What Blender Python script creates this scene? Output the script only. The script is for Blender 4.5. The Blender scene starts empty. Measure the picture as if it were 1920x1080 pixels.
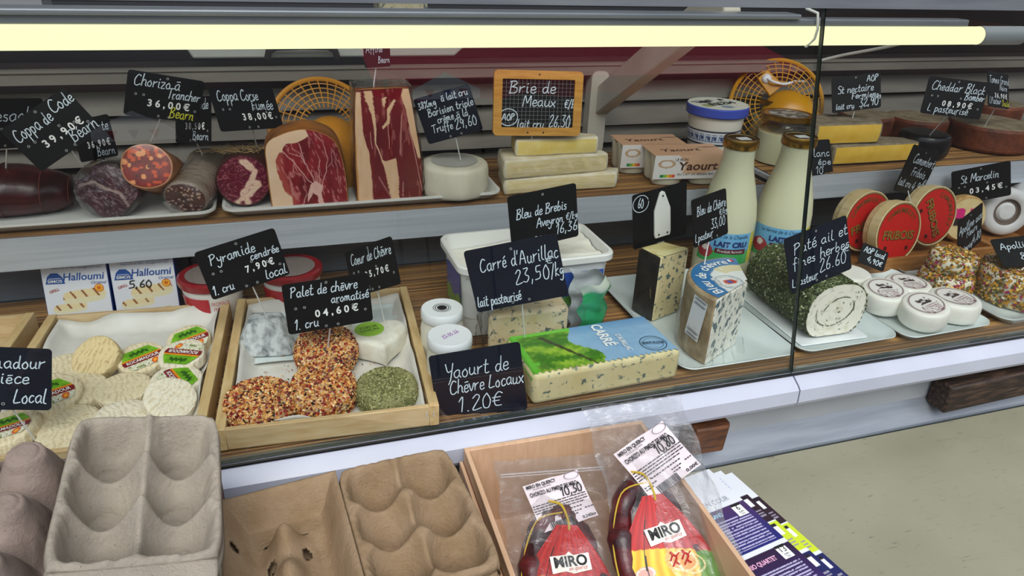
import bpy, bmesh, math, random
import numpy as np
from mathutils import Vector, Matrix, Euler
R_ = random.Random(7); NR = np.random.RandomState(5)
PI = math.pi
SC = bpy.context.scene
COL = SC.collection

# ------------------------------------------------------------ camera, sky, exposure
cam = bpy.data.cameras.new('camera'); camo = bpy.data.objects.new('camera', cam); COL.objects.link(camo)
RIGHT, UP, FWD = Vector((0.952157, -0.303137, 0.0388)), Vector((0.102382, 0.436023, 0.894093)), Vector((0.287951, 0.847344, -0.446198))
m3 = Matrix((RIGHT, UP, -FWD)).transposed()
camo.matrix_world = Matrix.Translation((0, 0, .51)) @ m3.to_4x4()
cam.sensor_width = 36; cam.lens = 1350 / 1920 * 36; cam.clip_start = .02
SC.camera = camo

w = bpy.data.worlds.new('overcast_sky'); SC.world = w; w.use_nodes = True
nt = w.node_tree; nt.nodes.clear()
wo = nt.nodes.new('ShaderNodeOutputWorld'); bg = nt.nodes.new('ShaderNodeBackground')
tc = nt.nodes.new('ShaderNodeTexCoord'); sp = nt.nodes.new('ShaderNodeSeparateXYZ'); rp = nt.nodes.new('ShaderNodeValToRGB')
mr = nt.nodes.new('ShaderNodeMapRange'); mr.inputs[1].default_value = -1; mr.inputs[2].default_value = 1
nt.links.new(tc.outputs['Generated'], sp.inputs[0]); nt.links.new(sp.outputs['Z'], mr.inputs[0]); nt.links.new(mr.outputs[0], rp.inputs[0])
el = rp.color_ramp.elements
el[0].position = .0; el[0].color = (.05, .05, .05, 1)
el[1].position = .49; el[1].color = (.05, .047, .045, 1)
for p_, c_ in ((.60, (.06, .06, .065, 1)), (.69, (.55, .61, .71, 1)), (1.0, (1.0, 1.07, 1.18, 1))):
    e_ = el.new(p_); e_.color = c_
nt.links.new(rp.outputs[0], bg.inputs[0]); bg.inputs[1].default_value = 1.0
nt.links.new(bg.outputs[0], wo.inputs[0])
sun = bpy.data.lights.new('veiled_sun', 'SUN'); suno = bpy.data.objects.new('veiled_sun', sun); COL.objects.link(suno)
sun.energy = 1.5; sun.angle = math.radians(40); sun.color = (1, .97, .92)
suno.rotation_euler = (math.radians(38), 0, math.radians(-14))
SC.view_settings.view_transform = 'Standard'; SC.view_settings.look = 'None'
SC.view_settings.exposure = .72; SC.view_settings.gamma = 1

# ------------------------------------------------------------ helpers
def lin(c):
    c = np.asarray(c, float)
    return np.where(c <= .04045, c / 12.92, ((np.maximum(c, 0) + .055) / 1.055) ** 2.4)
def hx(h):
    h = h.lstrip('#'); return tuple(int(h[i:i + 2], 16) / 255 for i in (0, 2, 4))
def L4(c):
    if isinstance(c, str): c = hx(c)
    return tuple(float(x) for x in lin(c)) + (1,)

MATS = {}
class NT:
    def __init__(s, name):
        s.m = bpy.data.materials.new(name); s.m.use_nodes = True; s.t = s.m.node_tree; s.t.nodes.clear()
        s.out = s.n('ShaderNodeOutputMaterial')
    def n(s, k, **kw):
        x = s.t.nodes.new(k)
        for a, b in kw.items(): setattr(x, a, b)
        return x
    def l(s, a, b): s.t.links.new(a, b)
    def coord(s, scale=(1, 1, 1), obj=True):
        tc = s.n('ShaderNodeTexCoord'); mp = s.n('ShaderNodeMapping'); mp.inputs['Scale'].default_value = scale
        s.l(tc.outputs['Object'], mp.inputs[0]); return mp.outputs[0]
    def noise(s, vec, scale, detail=4, rough=.55, dist=0):
        x = s.n('ShaderNodeTexNoise'); x.inputs['Scale'].default_value = scale; x.inputs['Detail'].default_value = detail
        x.inputs['Roughness'].default_value = rough; x.inputs['Distortion'].default_value = dist; s.l(vec, x.inputs['Vector']); return x.outputs['Fac']
    def ramp(s, f, stops):
        x = s.n('ShaderNodeValToRGB'); e = x.color_ramp.elements
        for i, (p, c) in enumerate(stops):
            if i < 2: e[i].position = p; e[i].color = c if not isinstance(c, str) else L4(c)
            else:
                k = e.new(p); k.color = c if not isinstance(c, str) else L4(c)
        s.l(f, x.inputs[0]); return x.outputs[0]
    def bump(s, f, strength, dist=.001):
        x = s.n('ShaderNodeBump'); x.inputs['Strength'].default_value = strength; x.inputs['Distance'].default_value = dist
        s.l(f, x.inputs['Height']); return x.outputs[0]
    def bsdf(s, rough=.5, metal=0, spec=.5, **kw):
        b = s.n('ShaderNodeBsdfPrincipled'); b.inputs['Roughness'].default_value = rough; b.inputs['Metallic'].default_value = metal
        b.inputs['Specular IOR Level'].default_value = spec
        for k, v in kw.items(): b.inputs[k].default_value = v
        s.l(b.outputs[0], s.out.inputs[0]); return b

def mat(name, c1, rough=.5, c2=None, scale=40, stretch=(1, 1, 1), lo=.35, hi=.65, bump=0, bscale=None, metal=0, spec=.5, detail=4, bd=.001, sss=0, **kw):
    """plain or two-tone noise material"""
    if name in MATS: return MATS[name]
    t = NT(name); b = t.bsdf(rough, metal, spec, **kw)
    if sss: b.inputs['Subsurface Weight'].default_value = sss; b.inputs['Subsurface Radius'].default_value = (.006, .004, .003); b.inputs['Subsurface Scale'].default_value = 1
    v = t.coord(stretch)
    if c2: t.l(t.ramp(t.noise(v, scale, detail), [(lo, c1), (hi, c2)]), b.inputs['Base Color'])
    else: b.inputs['Base Color'].default_value = L4(c1)
    if bump: t.l(t.bump(t.noise(v, bscale or scale, 5), bump, bd), b.inputs['Normal'])
    MATS[name] = t.m; return t.m

def paintmat(name, rough=.5, spec=.5, bump=0, bscale=300, coat=0):
    if name in MATS: return MATS[name]
    t = NT(name); b = t.bsdf(rough, 0, spec); a = t.n('ShaderNodeAttribute', attribute_name='Col'); t.l(a.outputs['Color'], b.inputs['Base Color'])
    b.inputs['Coat Weight'].default_value = coat; b.inputs['Coat Roughness'].default_value = .08
    if bump: t.l(t.bump(t.noise(t.coord(), bscale, 5), bump), b.inputs['Normal'])
    MATS[name] = t.m; return t.m

def clear(name, tint=(.97, .98, .98), ior=1.45, rough=.02, bump=0, bscale=60, haze=0, boost=1.0):
    """thin clear sheet: transparent with fresnel reflections, a little haze"""
    if name in MATS: return MATS[name]
    t = NT(name); tr = t.n('ShaderNodeBsdfTransparent'); tr.inputs[0].default_value = tint + (1,)
    gl = t.n('ShaderNodeBsdfGlossy'); gl.inputs['Roughness'].default_value = rough
    lw = t.n('ShaderNodeLayerWeight'); mx = t.n('ShaderNodeMixShader')          # Schlick, the same from both sides
    pw = t.n('ShaderNodeMath', operation='POWER'); pw.inputs[1].default_value = 5; t.l(lw.outputs['Facing'], pw.inputs[0])
    r0 = ((ior - 1) / (ior + 1)) ** 2
    ma = t.n('ShaderNodeMath', operation='MULTIPLY_ADD'); ma.use_clamp = True; ma.inputs[1].default_value = (1 - r0) * boost; ma.inputs[2].default_value = r0 * boost; t.l(pw.outputs[0], ma.inputs[0]); f = ma.outputs[0]
    t.l(f, mx.inputs[0]); t.l(tr.outputs[0], mx.inputs[1]); t.l(gl.outputs[0], mx.inputs[2]); o = mx.outputs[0]
    if bump:
        nb = t.bump(t.noise(t.coord(), bscale, 6, .6, .6), bump, .004); t.l(nb, lw.inputs['Normal']); t.l(nb, gl.inputs['Normal'])
    if haze:
        d = t.n('ShaderNodeBsdfDiffuse'); d.inputs[0].default_value = (.8, .82, .84, 1); m2 = t.n('ShaderNodeMixShader'); m2.inputs[0].default_value = haze
        t.l(o, m2.inputs[1]); t.l(d.outputs[0], m2.inputs[2]); o = m2.outputs[0]
    t.l(o, t.out.inputs[0]); MATS[name] = t.m; return t.m

def emis(name, c, s):
    t = NT(name); e = t.n('ShaderNodeEmission'); e.inputs[0].default_value = tuple(c) + (1,); e.inputs[1].default_value = s; t.l(e.outputs[0], t.out.inputs[0]); return t.m

def veined(name, base, vein, scale=90, lo=.55, hi=.62, stretch=(1, 1, 1), rough=.45, base2=None, dist=.45):
    if name in MATS: return MATS[name]
    t = NT(name); b = t.bsdf(rough); v = t.coord(stretch)
    bb = t.ramp(t.noise(v, 35, 3), [(.35, base), (.7, base2 or base)])
    f = t.ramp(t.noise(v, scale * 1.3, 4, .6, dist), [(lo, (0, 0, 0, 1)), (hi, (1, 1, 1, 1))])
    vc = t.ramp(t.noise(v, scale * 1.7, 2), [(.3, vein), (.75, '#62736e')])
    mx = t.n('ShaderNodeMix', data_type='RGBA'); t.l(f, mx.inputs[0]); t.l(bb, mx.inputs[6]); t.l(vc, mx.inputs[7])
    t.l(mx.outputs[2], b.inputs['Base Color']); t.l(t.bump(t.noise(v, 160, 5), .35, .001), b.inputs['Normal'])
    MATS[name] = t.m; return t.m

class MB:
    def __init__(s): s.v = []; s.f = []; s.mi = []; s.c = []; s.hascol = False
    def add(s, vs, fs, mi=0, col=None, M=None):
        o = len(s.v)
        vs = [Vector(p) for p in vs]
        if M is not None: vs = [M @ p for p in vs]
        s.v += [tuple(p) for p in vs]; s.f += [tuple(i + o for i in f) for f in fs]; s.mi += [mi] * len(fs)
        if col is None: s.c += [(1, 1, 1)] * len(vs)
        else:
            s.hascol = True
            if isinstance(col, str): col = hx(col)
            if len(col) == len(vs) and hasattr(col[0], '__len__'): s.c += [tuple(q) for q in col]
            else: s.c += [tuple(col)] * len(vs)
        return s
    def box(s, c, d, mi=0, col=None, M=None):
        x, y, z = c; a, b, e = d[0] / 2, d[1] / 2, d[2] / 2
        vs = [(x + i * a, y + j * b, z + k * e) for i in (-1, 1) for j in (-1, 1) for k in (-1, 1)]
        return s.add(vs, [(0, 1, 3, 2), (4, 6, 7, 5), (0, 4, 5, 1), (2, 3, 7, 6), (0, 2, 6, 4), (1, 5, 7, 3)], mi, col, M)
    def lathe(s, prof, n=32, mi=0, col=None, M=None, a0=0, a1=2 * PI, sx=1, sy=1):
        full = abs(a1 - a0 - 2 * PI) < 1e-6; k = n if full else n + 1
        vs = []; fs = []; cs = []
        for j, (r, z) in enumerate(prof):
            for i in range(k):
                a = a0 + (a1 - a0) * i / n; vs.append((r * math.cos(a) * sx, r * math.sin(a) * sy, z))
        for j in range(len(prof) - 1):
            for i in range(n):
                i2 = (i + 1) % k
                fs.append((j * k + i, j * k + i2, (j + 1) * k + i2, (j + 1) * k + i))
        return s.add(vs, fs, mi, col, M)
    def tube(s, pts, r, n=8, mi=0, col=None, M=None, closed=False, cap=True):
        P = [Vector(p) for p in pts]; vs = []; fs = []; N = len(P); up = None
        for i, p in enumerate(P):
            a = P[(i - 1) % N] if (closed or i > 0) else p; b = P[(i + 1) % N] if (closed or i < N - 1) else p
            t = (b - a).normalized()
            if up is None: up = Vector((0, 0, 1)) if abs(t.z) < .9 else Vector((1, 0, 0))
            x = t.cross(up).normalized(); up = x.cross(t).normalized()
            rr = r[i] if hasattr(r, '__len__') else r
            for k in range(n):
                q = 2 * PI * k / n; vs.append(p + x * math.cos(q) * rr + up * math.sin(q) * rr)
        for i in range(N if closed else N - 1):
            for k in range(n):
                j = (i + 1) % N; fs.append((i * n + k, i * n + (k + 1) % n, j * n + (k + 1) % n, j * n + k))
        if cap and not closed: fs += [tuple(range(n))[::-1], tuple((N - 1) * n + k for k in range(n))]
        return s.add(vs, fs, mi, col, M)
    def prism(s, poly, z0, z1, mi=0, col=None, M=None, mtop=None, mside=None):
        n = len(poly); vs = [(x, y, z0) for x, y in poly] + [(x, y, z1) for x, y in poly]
        s.add(vs, [tuple(range(n))[::-1], tuple(range(n, 2 * n))] + [(i, (i + 1) % n, n + (i + 1) % n, n + i) for i in range(n)], mi, col, M)
        if mtop is not None: s.mi[-n - 1] = mtop
        if mside is not None:
            for i in range(n):
                if i in mside: s.mi[-n + i] = mside[i]
        return s
    def grid(s, P, mi=0, col=None, closed=False, M=None):
        P = np.asarray(P); nu, nv = P.shape[:2]
        fs = [(i * nv + j, i * nv + (j + 1) % nv, (i + 1) * nv + (j + 1) % nv, (i + 1) * nv + j) for i in range(nu - 1) for j in range(nv if closed else nv - 1)]
        if col is not None and not isinstance(col, str):
            col = np.asarray(col)
            if col.ndim == 3: col = col.reshape(-1, 3)
        return s.add(P.reshape(-1, 3), fs, mi, col, M)
    def octa(s, c, r, rot, col=None, mi=0):
        M = Matrix.Translation(c) @ rot.to_4x4()
        return s.add([(r[0], 0, 0), (-r[0], 0, 0), (0, r[1], 0), (0, -r[1], 0), (0, 0, r[2]), (0, 0, -r[2])],
                     [(0, 2, 4), (2, 1, 4), (1, 3, 4), (3, 0, 4), (2, 0, 5), (1, 2, 5), (3, 1, 5), (0, 3, 5)], mi, col, M)
    def build(s, name, mats, parent=None, smooth=35, bevel=0, bseg=2, sub=0, solid=0, M=None):
        me = bpy.data.meshes.new(name); me.from_pydata(s.v, [], s.f)
        if not isinstance(mats, (list, tuple)): mats = [mats]
        for m in mats: me.materials.append(m)
        me.polygons.foreach_set('material_index', s.mi)
        if s.hascol:
            at = me.color_attributes.new('Col', 'FLOAT_COLOR', 'POINT')
            c = np.ones((len(s.v), 4)); c[:, :3] = lin(np.array(s.c)); at.data.foreach_set('color', c.ravel())
        if smooth is not None:
            me.polygons.foreach_set('use_smooth', [True] * len(s.f))
            if smooth < 180: me.set_sharp_from_angle(angle=math.radians(smooth))
        me.update()
        o = bpy.data.objects.new(name, me); COL.objects.link(o)
        if parent: o.parent = parent
        if M is not None: o.matrix_basis = M
        if bevel:
            b = o.modifiers.new('bevel', 'BEVEL'); b.width = bevel; b.segments = bseg; b.limit_method = 'ANGLE'; b.angle_limit = math.radians(40)
        if solid:
            b = o.modifiers.new('thickness', 'SOLIDIFY'); b.thickness = solid; b.offset = 0
        if sub:
            b = o.modifiers.new('smooth', 'SUBSURF'); b.levels = sub; b.render_levels = sub
        return o

def tag(o, label=None, cat=None, group=None, kind=None):
    for k, v in (('label', label), ('category', cat), ('group', group), ('kind', kind)):
        if v: o[k] = v
    return o
def thing(name, label, cat, loc=(0, 0, 0), rz=0, group=None, rot=None):
    o = bpy.data.objects.new(name, None); COL.objects.link(o); o.empty_display_size = .02
    o.location = loc; o.rotation_euler = rot or (0, 0, rz); return tag(o, label, cat, group)
def MX(loc=(0, 0, 0), rot=(0, 0, 0), sc=(1, 1, 1)):
    return Matrix.LocRotScale(Vector(loc), Euler(rot), Vector(sc))

def vnoise(x, y, f, seed=0):
    """smooth value noise 0..1 on arrays"""
    r = np.random.RandomState(seed); g = r.rand(64, 64)
    x = np.asarray(x) * f; y = np.asarray(y) * f; i = np.floor(x).astype(int); j = np.floor(y).astype(int)
    a = x - i; b = y - j; a = a * a * (3 - 2 * a); b = b * b * (3 - 2 * b)
    G = lambda p, q: g[p % 64, q % 64]
    return (G(i, j) * (1 - a) + G(i + 1, j) * a) * (1 - b) + (G(i, j + 1) * (1 - a) + G(i + 1, j + 1) * a) * b
def fbm(x, y, f, seed=0, o=4):
    t = 0; s_ = 0
    for k in range(o): t = t + vnoise(x, y, f * 2 ** k, seed + k) * .5 ** k; s_ += .5 ** k
    return t / s_
def mixc(a, b, t):
    a = np.asarray(hx(a) if isinstance(a, str) else a, float); b = np.asarray(hx(b) if isinstance(b, str) else b, float)
    t = np.clip(np.asarray(t), 0, 1)[..., None]; return a * (1 - t) + b * t
def step(e, x, w=.02): return np.clip((x - e) / w + .5, 0, 1)
def segd(x, y, pts):
    """distance to a polyline"""
    d = np.full(np.shape(x), 9.)
    for (ax, ay), (bx, by) in zip(pts, pts[1:]):
        vx, vy = bx - ax, by - ay; t = np.clip(((x - ax) * vx + (y - ay) * vy) / (vx * vx + vy * vy + 1e-12), 0, 1)
        d = np.minimum(d, np.hypot(x - ax - t * vx, y - ay - t * vy))
    return d
def uv(nu, nv): return np.meshgrid(np.linspace(0, 1, nu), np.linspace(0, 1, nv), indexing='ij')
def panel(name, mt, parent, wd, hg, nu, nv, fn, M=None, pos=None, label=None):
    """flat printed panel in local X (u) and Z (v), facing -Y, coloured by fn(u,v)"""
    U, V = uv(nu, nv)
    P = pos(U, V) if pos else np.stack([(U - .5) * wd, U * 0, (V - .5) * hg], -1)
    o = MB().grid(P[:, ::-1] if False else P, 0, fn(U, V)).build(name, mt, parent, smooth=180, M=M)
    if label: o['label'] = label
    return o

# ---- printed lettering with the built-in font, turned into mesh
def ftext(name, body, size, mt, parent, M, align='CENTER', bold=0, shear=0, sx=1, fit=None, space=1, label=None, warp=None, ex=.00015):
    c = bpy.data.curves.new(name, 'FONT'); c.body = body; c.size = size; c.align_x = align; c.align_y = 'CENTER'; c.offset = bold; c.shear = shear; c.space_character = space
    c.resolution_u = 3; c.fill_mode = 'FRONT'
    o = bpy.data.objects.new('tmp', c); COL.objects.link(o); dg = bpy.context.evaluated_depsgraph_get()
    me = bpy.data.meshes.new_from_object(o.evaluated_get(dg)); bpy.data.objects.remove(o); bpy.data.curves.remove(c)
    if len(me.vertices) == 0: return None
    co = np.zeros(len(me.vertices) * 3); me.vertices.foreach_get('co', co); co = co.reshape(-1, 3)
    wd = co[:, 0].max() - co[:, 0].min()
    if fit: sx = fit / wd
    co[:, 0] *= sx; out = np.stack([co[:, 0], co[:, 0] * 0 - ex, co[:, 1]], -1)   # local X / Z plane facing -Y
    if warp: out = warp(out)
    me.vertices.foreach_set('co', out.ravel()); me.materials.clear(); me.materials.append(mt); me.name = name; me.update()
    q = bpy.data.objects.new(name, me); COL.objects.link(q); q.parent = parent; q.matrix_basis = M
    if label: q['label'] = label
    return q

# ---- handwriting: single-stroke letters, x-height 10
G_ = {
'a': '10;8,9 5,10 1,7 1,3 4,0 8,4 8,9 8,3 10,0', 'b': '9;2,19 1,8 1,2 4,0 8,4 6,9 2,7', 'c': '8;7,9 4,10 1,6 2,1 5,0 8,2',
'd': '10;7,8 4,9 1,5 3,0 7,3 8,19 8,3 10,0', 'e': '8;1,5 7,6 6,10 2,9 1,3 4,0 8,2', 'f': '7;7,17 5,19 3,15 3,-5;0,9 6,9',
'g': '9;8,9 4,10 1,6 4,2 8,7 8,-4 5,-8 1,-6', 'h': '10;2,19 1,0;1,6 5,10 8,7 8,2 10,0', 'i': '5;2,10 2,2 4,0;2,14 2.6,15', 'j': '5;3,10 3,-4 0,-7;3,14 3.5,15',
'k': '9;2,19 1,0;7,10 1,5 8,0', 'l': '5;2,19 1,5 2,1 5,0', 'm': '14;1,10 1,0 2,8 5,10 6,0 7,8 10,10 11,2 14,0', 'n': '10;1,10 1,0 2,7 6,10 8,7 8,1 10,0',
'o': '9;5,10 1,6 2,1 6,0 8,5 5,10', 'p': '9;1,10 1,-8;1,8 5,10 8,6 5,0 1,2', 'q': '9;8,9 4,10 1,6 4,1 8,7 8,-8', 'r': '8;1,10 1,0 2,7 7,10',
's': '7;6,9 2,9 2,6 6,4 5,0 1,1', 't': '7;3,17 2,3 4,0 7,1;0,11 6,11', 'u': '10;1,10 1,3 4,0 8,4 8,10 8,2 10,0', 'v': '8;0,10 4,0 8,10',
'w': '12;0,10 3,0 6,8 9,0 12,10', 'x': '9;0,10 8,0;8,10 0,0', 'y': '9;1,10 3,4 7,5;8,10 7,-4 3,-8 0,-5', 'z': '8;0,10 7,10 1,0 8,0',
'A': '13;0,0 6,19 12,0;2,7 11,7', 'B': '12;2,19 1,0;0,18 7,19 9,15 3,10;3,10 10,8 9,1 0,0', 'C': '12;11,17 6,19 1,11 2,2 7,0 12,3', 'D': '12;2,19 2,0;0,19 8,18 11,9 8,1 1,0',
'E': '10;9,18 2,18 2,0 9,0;2,9 8,9', 'F': '10;3,19 2,0;1,18 11,19;2,10 8,10', 'G': '12;11,17 5,19 1,10 4,0 11,3 11,9 7,9', 'H': '12;1,19 1,0;11,19 11,0;1,9 11,9',
'L': '10;3,19 1,8 1,0 10,1', 'M': '15;1,0 3,19 8,6 13,19 14,0', 'N': '13;1,0 2,19 11,0 12,19', 'O': '12;6,19 1,12 2,2 8,0 12,9 6,19', 'P': '11;2,19 1,0;0,17 7,19 10,14 2,9',
'R': '11;2,19 1,0;0,17 7,19 9,14 2,10 10,0', 'S': '10;9,17 4,19 1,14 8,8 8,1 1,1', 'T': '11;0,18 12,19;6,18 5,0', 'Y': '11;1,19 4,9 9,10;11,19 8,0 5,-7', 'J': '9;8,19 8,2 4,0 0,4', 'K': '11;2,19 1,0;10,19 1,9 10,0',
'0': '10;5,18 1,11 2,1 7,0 9,9 5,18', '1': '6;0,13 4,18 3,0', '2': '10;1,14 5,18 8,14 1,0 10,1', '3': '9;1,17 7,17 3,10 8,6 5,0 0,1', '4': '10;6,18 0,6 9,7;7,11 6,0', '5': '9;8,18 2,17 2,10 7,10 7,2 0,0',
'6': '9;7,18 2,9 2,1 7,1 7,7 2,7', '7': '9;0,17 8,17 3,0', '8': '9;7,16 3,18 2,13 7,6 4,0 1,4 7,13 7,16', '9': '9;7,14 3,18 1,12 5,9 8,15 6,0',
',': '5;2,2 1,-3', '.': '5;2,.6 2.6,0', '/': '8;7,20 0,-3', "'": '4;2,20 1,15', '€': '11;10,15 6,17 2,11 3,2 9,1;0,11 8,11;0,7 7,7', '%': '13;11,18 1,0;3,17 1,14 4,13 3,17;10,5 8,2 11,1 10,5', '-': '7;1,7 6,7', ' ': '6'}
ACC = {'é': ('e', '3,13 6,16'), 'è': ('e', '2,14 7,14.5'), 'ê': ('e', '1,14 7,14'), 'à': ('a', '2,14 8,14.5'), 'É': ('E', '4,21 7,24')}
def glyph(ch):
    extra = None
    if ch in ACC: ch, extra = ACC[ch]
    p = G_.get(ch, G_['-']).split(';'); adv = float(p[0]); st = [[tuple(map(float, q.split(','))) for q in s.split()] for s in p[1:]]
    if extra: st.append([tuple(map(float, q.split(','))) for q in extra.split()])
    return adv + 1.6, st
def smoothline(p, n=5):
    if len(p) < 3: return p
    out = []
    for i in range(len(p) - 1):
        p0 = p[max(i - 1, 0)]; p1 = p[i]; p2 = p[i + 1]; p3 = p[min(i + 2, len(p) - 1)]
        for k in range(n):
            t = k / n
            out.append(tuple(.5 * ((2 * b) + (c - a) * t + (2 * a - 5 * b + 4 * c - d) * t * t + (3 * b - a - 3 * c + d) * t ** 3) for a, b, c, d in zip(p0, p1, p2, p3)))
    return out + [p[-1]]
def hand(mb, text, x0, x1, y, xh, slant=.12, pen=.0009, off=-.0002, rot=0, rise=0):
    """write text between x0 and x1 on baseline y, letters xh high, on the local X/Z plane"""
    tot = sum(glyph(c)[0] for c in text); sx = (x1 - x0) / tot; sy = xh / 14; cx = 0; rr = random.Random(text)
    for ch in text:
        adv, st = glyph(ch); jy = rr.uniform(-.7, .7); js = rr.uniform(.92, 1.08)
        for s_ in st:
            L = [(x0 + (cx + px * js) * sx + (py * js) * sy * slant, y + (py * js + jy) * sy + rise * (cx / tot)) for px, py in s_]
            L = smoothline(L)
            if len(L) < 2: continue
            vs = []; n = len(L)
            for i, (px, py) in enumerate(L):
                a = L[max(i - 1, 0)]; b = L[min(i + 1, n - 1)]; dx, dy = b[0] - a[0], b[1] - a[1]; d = math.hypot(dx, dy) or 1
                wv = pen * .5 * (.85 + .3 * rr.random()); ex = (0 if 0 < i < n - 1 else (-.4 if i == 0 else .4)) * pen
                px += dx / d * ex; py += dy / d * ex
                vs += [(px - dy / d * wv, off, py + dx / d * wv), (px + dy / d * wv, off, py - dx / d * wv)]
            mb.add(vs, [(2 * i, 2 * i + 1, 2 * i + 3, 2 * i + 2) for i in range(n - 1)])
        cx += adv
    return mb
def rrect(wd, hg, r, n=5):
    P = []
    for cx, cy, a in ((wd / 2 - r, hg / 2 - r, 0), (-wd / 2 + r, hg / 2 - r, 90), (-wd / 2 + r, -hg / 2 + r, 180), (wd / 2 - r, -hg / 2 + r, 270)):
        for k in range(n + 1):
            q = math.radians(a + 90 * k / n); P.append((cx + r * math.cos(q), cy + r * math.sin(q)))
    return P
XZ = Matrix(((1, 0, 0, 0), (0, 0, 1, 0), (0, 1, 0, 0), (0, 0, 0, 1)))   # local x,y,z -> x,z,y  (flat things stood up; z grows to +Y)
# ------------------------------------------------------------ materials of the stall
m_white = mat('white_lacquer', '#b9bdcb', .35, '#b0b4c3', 8, bump=.02)
m_grey = mat('grey_steel', '#8f959c', .38, '#7d838b', 6, (1, 12, 12), metal=.35)
m_strip = mat('brushed_steel', '#c4cad2', .4, '#b4bbc4', 9, (.4, 14, 14), metal=.15)
m_dark = mat('dark_void', '#1d1512', .7, '#2a1a15', 6)
m_slat = mat('ivory_slat', '#837e73', .55, '#6e695f', 7, (.6, 3, 3))
m_blackrub = mat('black_rubber', '#0b0b0c', .4)
m_chrome = mat('dull_chrome', '#9aa1a6', .22, metal=.9)
m_crate = mat('poplar_wood', '#d5bd93', .6, '#bd9c6b', 26, (1, 6, 6), lo=.3, hi=.72, bump=.15)
m_cratev = mat('poplar_wood_rails', '#d6bc8a', .6, '#bf9c66', 26, (6, 1, 6), lo=.3, hi=.72, bump=.15)
m_oak = mat('oak_tray_wood', '#a8743d', .5, '#8c5a2a', 22, (1, 7, 7), bump=.1)
m_ply = mat('pink_plywood', '#d2ae8f', .55, '#c6a07e', 18, (9, 1, 2), lo=.3, hi=.7, bump=.05)
m_beam = mat('dark_beam_wood', '#6b3f20', .6, '#3f2414', 30, (1, 7, 7), bump=.3)
m_plastic = mat('white_plastic', '#e6e7e2', .3, sss=.1)
m_foam = mat('white_foam', '#dcdcd6', .45, sss=.15)
m_porc = mat('white_porcelain', '#dbe4e2', .16, '#d3dddc', 14)
m_film = clear('cling_film', (.97, .97, .97), 1.4, .12, .5, 55, 0, 1.3)
m_glass = clear('shop_glass', (.965, .98, .975), 1.45, 0, boost=1.45)
m_gold = mat('gold_lid_metal', '#b88a35', .25, '#8f6a24', 30, metal=.9)
m_steelpin = mat('steel_pin', '#dedfde', .35, metal=.3)
m_black = mat('slate_black', '#07080a', .5, '#0d0e11', 30, lo=.4, hi=.8, spec=.25)
m_navy = mat('slate_navy', '#0c1220', .5, '#131a28', 26, lo=.4, hi=.8, spec=.25)
m_chalk = mat('chalk_pen', '#d6e4ee', .6)
m_chalky = mat('chalk_pen_yellow', '#d9d83a', .6)
m_digit = mat('printed_digit_white', '#eef0ee', .6)
m_ink = mat('black_ink', '#121212', .6)
m_paint = paintmat('printed_card', .42)
m_paintg = paintmat('printed_gloss', .25, coat=.3)
m_food = paintmat('painted_food', .45, bump=.25, bscale=420)
m_meat = paintmat('cut_meat', .28, .5, bump=.15, bscale=260)

# ------------------------------------------------------------ ground under the stall
MB().box((.5, 1, -.98), (6, 6, .1)).build('floor', mat('asphalt', '#6a6864', .9, '#57554f', 60, bump=.3))['kind'] = 'structure'
MB().box((.5, 2.0, .2), (6, .06, 2.4)).build('wall_back', mat('dark_stall_cloth', '#241813', .9, '#33221a', 5))['kind'] = 'structure'

o = MB().add([(-2.5, .42, 1.32), (3.5, .42, 1.32), (3.5, 2.1, 1.55), (-2.5, 2.1, 1.55), (-2.5, .42, 1.35), (3.5, .42, 1.35), (3.5, 2.1, 1.58), (-2.5, 2.1, 1.58)], [(0, 3, 2, 1), (4, 5, 6, 7), (0, 1, 5, 4), (1, 2, 6, 5), (2, 3, 7, 6), (3, 0, 4, 7)]).build('ceiling_sky_blocker', mat('sky_blocker_canvas', '#b9b3a6', .9), smooth=None); o['kind'] = 'structure'   # unseen stall roof, added to block overhead sky and darken the case's rear
# ------------------------------------------------------------ serving counter
t = thing('serving_counter', 'cream scratched counter top in front of the cheese display', 'counter', (.5, .35, -.95))
def counter_mat():
    n = NT('scratched_laminate'); b = n.bsdf(.38)
    base = n.ramp(n.noise(n.coord(), 5, 3), [(.3, '#86846f'), (.7, '#95927d')])
    sc = n.ramp(n.noise(n.coord((45, 330, 1)), 1.6, 2, .4, .7), [(.70, (0, 0, 0, 1)), (.74, (1, 1, 1, 1))])
    s2 = n.ramp(n.noise(n.coord((25, 500, 1)), 1.1, 2, .4, 1.2), [(.72, (0, 0, 0, 1)), (.75, (1, 1, 1, 1))])
    mx = n.n('ShaderNodeMath', operation='MAXIMUM'); n.l(sc, mx.inputs[0]); n.l(s2, mx.inputs[1])
    m = n.n('ShaderNodeMix', data_type='RGBA'); n.l(mx.outputs[0], m.inputs[0]); n.l(base, m.inputs[6]); m.inputs[7].default_value = L4('#6d6a5e'); n.l(m.outputs[2], b.inputs['Base Color']); return n.m
MB().box((0, -.0085, .805), (2.6, .586, .03)).build('counter_top', counter_mat(), t)
MB().box((0, .2875, .806), (2.6, .003, .030)).build('edge_profile', m_chrome, t)
MB().box((0, .13, .4), (2.5, .28, .76)).build('counter_base', m_grey, t)

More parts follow.
